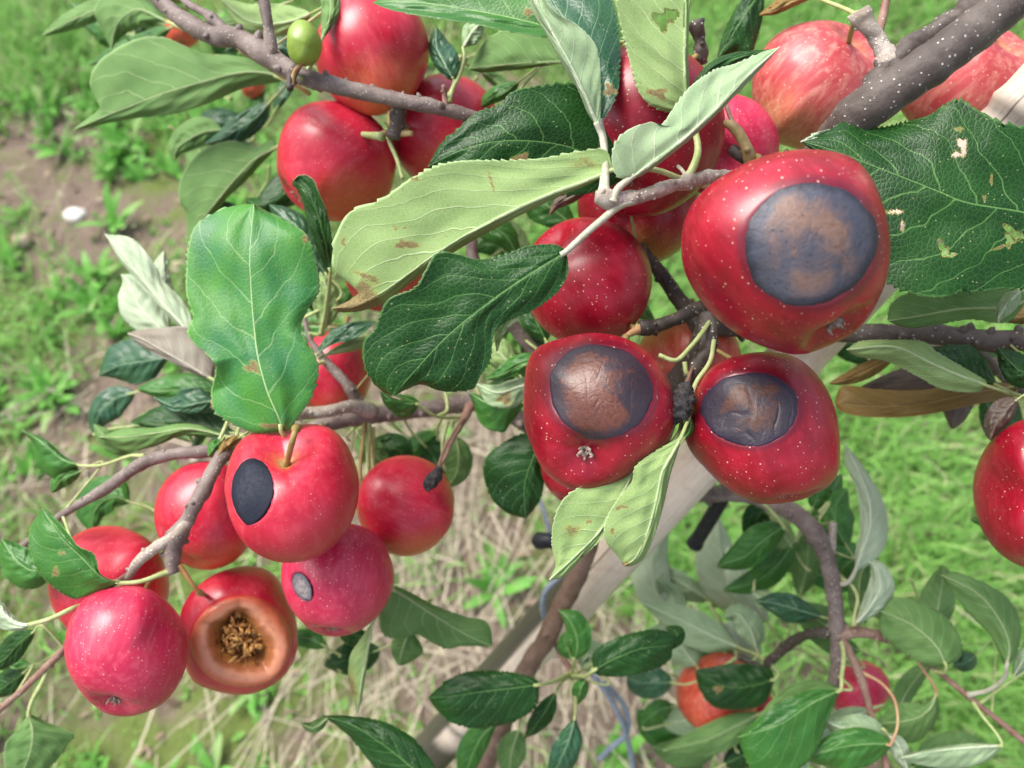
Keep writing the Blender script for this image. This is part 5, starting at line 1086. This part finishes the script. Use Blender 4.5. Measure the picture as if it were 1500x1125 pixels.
apple('red apple behind the spotted upper branch, right one of the upper three', (652, 190), .475, (-.75, .25, .3), M_RED, rx=81, ry=85, stem=[(580, 195, .41)], blush=((.25, -.9, -.35), .45))
apple('small red apple glimpsed behind the brown withered leaf tip', (563, 400), .50, (.0, .9, .2), M_RED, rx=58, ry=56, blush=((.25, -.9, -.35), .45))
apple('red apple hanging behind the thin twig right of the light green leaf', (487, 548), .52, (.2, .9, .2), M_RED, rx=57, ry=66, blush=((.25, -.9, -.35), .45))
apple('orange scrap of an apple seen above the large veined leaf, upper left', (268, 45), .60, (.0, .9, .2), M_ORNG, rx=28, ry=26)
apple('small orange apple piece between leaves under the upper left branch', (370, 122), .58, (.0, .9, .2), M_ORNG, rx=19, ry=22)
C1 = [(328, 715), (335, 675), (352, 645), (380, 630), (410, 632), (440, 620), (480, 625), (508, 650), (524, 690), (525, 730), (510, 775), (480, 808), (440, 824), (400, 822), (362, 800), (338, 762)]
apple('apple with an oval blue black spot and its stem dimple facing up', (428, 722), .37, (.0, .80, -.60), M_RED, C1, lesions=[(369, 720, 32, 50, 4, R_BLACK, 0, 'black_spot')], stem=[(430, 640, .346), (434, 628, .358)], stemr=.0014, dimple=.32)
apple('sound red apple right of the black spotted one, a withered fruitlet before it', (594, 739), .465, (-.85, .35, -.1), M_RED, rx=72, ry=74, stem=[(528, 700, .455), (535, 612, .478)], calyx=False, blush=((.25, -.9, -.35), .45))
C3 = [(411, 850), (414, 820), (430, 792), (460, 772), (495, 765), (535, 772), (562, 795), (576, 830), (576, 860), (560, 895), (530, 922), (500, 932), (470, 930), (445, 915), (422, 885)]
apple('apple with a small grey sunken spot, calyx at its bottom', (494, 848), .42, (.0, .88, .42), M_PINK, C3, lesions=[(443, 860, 13, 23, -28, R_GREY, .3, 'grey_spot')])
C4 = [(262, 930), (266, 892), (290, 858), (325, 836), (365, 828), (402, 842), (426, 880), (437, 930), (430, 970), (405, 1000), (365, 1017), (320, 1014), (285, 1000), (268, 968)]
apple('apple rotted open, with a tan collapsed rim round a brown hollow', (350, 922), .452, (-.62, .72, .05), M_RED, C4, basin=0, cavity=(353, 939, 76, 70), stem=[(292, 868, .405)], calyx=False)
C5 = [(94, 945), (102, 905), (130, 872), (170, 859), (210, 860), (245, 880), (270, 915), (277, 950), (268, 990), (245, 1025), (210, 1045), (178, 1050), (145, 1040), (115, 1010), (98, 975)]
apple('lowest pinkish red apple at lower left with freckles and a calyx at its bottom', (186, 954), .39, (-.03, .77, .64), M_PINK, C5, stem=[(220, 850, .40), (250, 835, .395)])
apple('apple behind the forked twig, left of the black spotted one', (302, 753), .44, (.1, .8, .4), M_RED, rx=77, ry=80, calyx=False, blush=((.25, -.9, -.35), .45))
apple('apple behind the yellow edged leaf and the lowest pink apple', (159, 855), .46, (.5, .5, .3), M_RED, rx=89, ry=88, calyx=False)
apple('orange red apple partly covered by a dark leaf at the bottom', (1052, 1014), .60, (.3, .85, .2), M_ORNG, rx=62, ry=60, stem=[(1080, 960, .57)])
apple('sliver of a pink apple right of the orange one at the bottom', (1112, 1040), .63, (.1, .9, .2), M_RED, rx=26, ry=32)
apple('pink apple behind the lower branch near the bottom edge', (1258, 1008), .60, (.0, .9, .2), M_PINK, rx=46, ry=42, stem=[(1228, 960, .49)])
FR = [(420, 68), (421, 45), (430, 32), (442, 28), (456, 34), (468, 50), (472, 70), (465, 90), (450, 97), (434, 95), (424, 84)]
fr = apple('little unripe green fruitlet above the upper left branch', (446, 66), .375, (-.1, -.95, .1), GREENF, FR, stem=[(432, 105, .378), (427, 125, .379)], stemmat=simple_mat('fruitlet_stem', (.30, .16, .06), (.34, .24, .1), 200, .5), name='green_fruitlet', group='unripe fruitlet', stemr=.0011, dimple=.08)
# dried sepals on top of the fruitlet are its calyx; shrivelled black fruitlets
def mummy(label, pts, stem, seed):
    a = np.array(pts, float); root = empty('dried_fruitlet', P(a[0, 0], a[0, 1], a[0, 2])); tag(root, label, 'dried fruitlet', 'shrivelled black fruitlets')
    c = cr(a, 34); path = P(c[:, 0], c[:, 1], c[:, 2]); rad = c[:, 3] / 2 * c[:, 2] / F
    V, Fc = tube(path, rad, 24); cen = np.repeat(path, 24, 0)
    f = 1 + .5 * n3(V, 330, seed) + .25 * n3(V, 900, seed); V = cen + (V - cen) * f[:, None]
    mesh_obj('shrivelled_body', V, Fc, MUMMY, root)
    s = cr([P(*p) for p in stem], 14); mesh_obj('stem', *tube(s, np.full(14, .0008), 8), BARK_R, root)
mummy('black shrivelled fruitlet wedged between the two lower rotten apples', [(1004, 562, .338, 12), (1003, 575, .336, 26), (998, 590, .334, 34), (992, 606, .334, 30), (985, 620, .335, 12)], [(1004, 566, .338), (1010, 550, .35), (1016, 535, .36)], 2.0)
mummy('dark dried fruitlet hanging in front of a sound red apple', [(645, 684, .432, 6), (640, 694, .432, 17), (632, 705, .432, 21), (626, 717, .433, 12)], [(641, 688, .432), (650, 660, .445), (665, 632, .46), (680, 612, .485)], 5.0)
# fine green stalks between the spurs
for pts in ([(965, 520, .36), (990, 528, .358), (1010, 510, .358), (1028, 488, .36), (1040, 470, .37)], [(1046, 498, .35), (1040, 530, .346), (1020, 560, .345), (1010, 590, .345)],
            [(1003, 530, .355), (1005, 545, .355), (1012, 552, .357)], [(590, 262, .41), (582, 235, .41), (572, 212, .41), (568, 200, .408)], [(640, 610, .47), (655, 600, .475), (652, 572, .48)], [(652, 690, .47), (648, 650, .475), (656, 618, .478)],
            [(1110, 728, .47), (1140, 760, .475), (1150, 775, .48)], [(1200, 750, .48), (1215, 735, .475), (1200, 760, .482)]):
    s = cr([P(*p) for p in pts], 20); tg, wo_, dd = nearest(s[-1])
    mesh_obj('leaf_stalk', *tube(s, np.full(20, .0011), 8), PET, wo_)

# ---------------------------------------------------------------- cane, ties and tube
def cane_mat():
    b = NB('weathered_bamboo'); o = b.attr('cane'); s_ = b.sep(o)
    st = b.noise(b.vmul(o, (9, 9, .35)), 1.0, 5, .65); bl = b.noise(b.vmul(o, (2, 2, 3)), 1.0, 4, .6)
    col = b.mix(b.ramp(st, .3, .7), (.72, .60, .47), (.84, .74, .61))
    col = b.mix(b.math('MULTIPLY', b.ramp(bl, .45, .7), .5), col, (.60, .47, .37))
    nodeb = b.attr('node', 'Fac'); col = b.mix(b.math('MULTIPLY', nodeb, b.math('MULTIPLY_ADD', st, .9, .3)), col, (.13, .12, .11))
    edge = b.ramp(b.attr('darkened', 'Fac'), .5, .8); col = b.mix(edge, col, b.mix(st, (.03, .028, .022), (.12, .11, .08)))
    cr_ = b.ramp(b.attr('crack', 'Fac'), .0, .06, 1, 0); col = b.mix(cr_, col, (.06, .045, .03))
    h = b.math('ADD', st, b.math('MULTIPLY', cr_, -2.0))
    return b.bsdf(col, .38, .5, b.bump(h, .2, .0004))
pt = P(1490, 170, .38); pb = P(790, 930, .60)
dirc = (pb - pt) / np.linalg.norm(pb - pt)
tt_ = (-.03 - pt[2]) / dirc[2]; pe = pt + dirc * tt_; pt = pt - dirc * .09
nseg = 420; ts = np.linspace(0, 1, nseg); path = pt[None] * (1 - ts[:, None]) + pe[None] * ts[:, None]
Ltot = np.linalg.norm(pe - pt); rad = .0136 + .0048 * np.clip(ts * 2.4, 0, 1)
pj = proj(path); node = np.zeros(nseg)
for nx_, ny_ in ((1490, 150), (1000, 697 - 0), (690, 1050)):
    i0 = int(np.argmin(np.hypot(pj[:, 0] - nx_, pj[:, 1] - ny_)))
    if nx_ == 1000: i0 = int(np.argmin(np.hypot(pj[:, 0] - 1160, pj[:, 1] - 520)))
    ds = (ts - ts[i0]) * Ltot
    rad = rad + .0014 * np.exp(-(ds / .003) ** 2) - .0007 * np.exp(-((ds - .006) / .003) ** 2); node = np.maximum(node, np.exp(-((ds - .005) / .004) ** 2))
cane = empty('bamboo_cane', pe); tag(cane, 'pale weathered bamboo cane running diagonally behind the rotten apples', 'cane')
V, Fc = tube(path, rad, 48)
an = np.tile(np.arange(48) / 48 * 2 * np.pi, nseg); tl = np.repeat(ts * Ltot, 48)
# camera-left side of the pole is weathered and dark near the foot
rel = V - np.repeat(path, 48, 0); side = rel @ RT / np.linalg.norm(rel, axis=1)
darkened = np.clip((-side - .35) * 2.2, 0, 1) * np.clip((tl / Ltot - .30) * 12, 0, 1)
py_v = np.repeat(pj[:, 1], 48); darkened = np.maximum(darkened, np.clip((py_v - 1030) / 60, 0, 1))  # whole culm darker towards its lower end
crk = np.abs(((an - 1.0 - .25 * np.sin(tl * 9)) + np.pi) % (2 * np.pi) - np.pi) * 3
sd2 = rel @ UP / np.linalg.norm(rel, axis=1)
crk = np.abs(side * .7 - sd2 * .72 + .45 + .04 * np.sin(tl * 40)) + np.where(rel @ FW > 0, 1, 0)
mesh_obj('culm', V, Fc, cane_mat(), cane, attrs={'cane': np.stack([np.cos(an) * 1.2, np.sin(an) * 1.2, tl * 40], -1), 'node': np.repeat(node, 48), 'darkened': darkened, 'crack': crk})
BLK = simple_mat('black_plastic', (.012, .013, .018), (.022, .024, .03), 200, .45)
WIRE = simple_mat('galvanised_blue_grey_wire', (.20, .25, .34), (.30, .35, .42), 300, .45, .6)
def rod(name, pts, r, mat, label, cat, hollow=False):
    a = np.array(pts, float); p = P(a[:, 0], a[:, 1], a[:, 2]); s = cr(p, 40) if len(p) > 2 else cr(p, 10)
    mb = MB(); mb.add(*tube(s, np.full(len(s), r), 18))
    if hollow:
        t0 = (s[0] - s[1]) / np.linalg.norm(s[0] - s[1]); mb.add(*tube(np.array([s[0] - t0 * .002, s[0] + t0 * .002]), np.array([r * 1.12, r * 1.12]), 18))
    o = mb.build(name, [mat]); tag(o, label, cat); return o
rod('drip_tube', [(1018, 796, .56), (1042, 757, .545), (1062, 722, .53), (1095, 665, .51)], .0052, BLK, 'short black plastic tube sticking out below the right rotten apple', 'tube', True)
rod('wire_tie', [(798, 905, .56), (795, 890, .555), (798, 868, .55), (812, 852, .548), (822, 843, .55), (838, 815, .57)], .0022, WIRE, 'blue grey wire hooked round the cane beside the trunk', 'wire')
rod('wire_tie', [(870, 990, .60), (895, 1025, .61), (912, 1060, .62), (922, 1095, .64), (930, 1150, .66)], .0022, WIRE, 'longer blue grey wire end running down to the bottom edge', 'wire')
rod('wire_tie', [(885, 1000, .615), (912, 1030, .62), (920, 1058, .625), (915, 1078, .63), (895, 1095, .635), (878, 1112, .645)], .0022, WIRE, 'short hooked blue grey wire end crossing the longer one', 'wire')
clip = empty('tree_clip', P(795, 792, .55)); tag(clip, 'small black plastic clip on a thin wire left of the pale leaves', 'clip')
s = cr([P(786, 792, .555), P(792, 792, .552), P(806, 792, .548), P(835, 795, .555)], 12); mesh_obj('clip_body', *tube(s, np.r_[.0050, .0062, .0062, np.full(9, .0055)], 16), BLK, clip)
s = cr([P(805, 783, .55), P(800, 760, .55), P(793, 738, .552), P(788, 722, .555), P(800, 690, .56)], 20); mesh_obj('clip_wire', *tube(s, np.full(20, .0013), 10), WIRE, clip)

for o in bpy.data.objects:
    if '_o' in o: del o['_o']
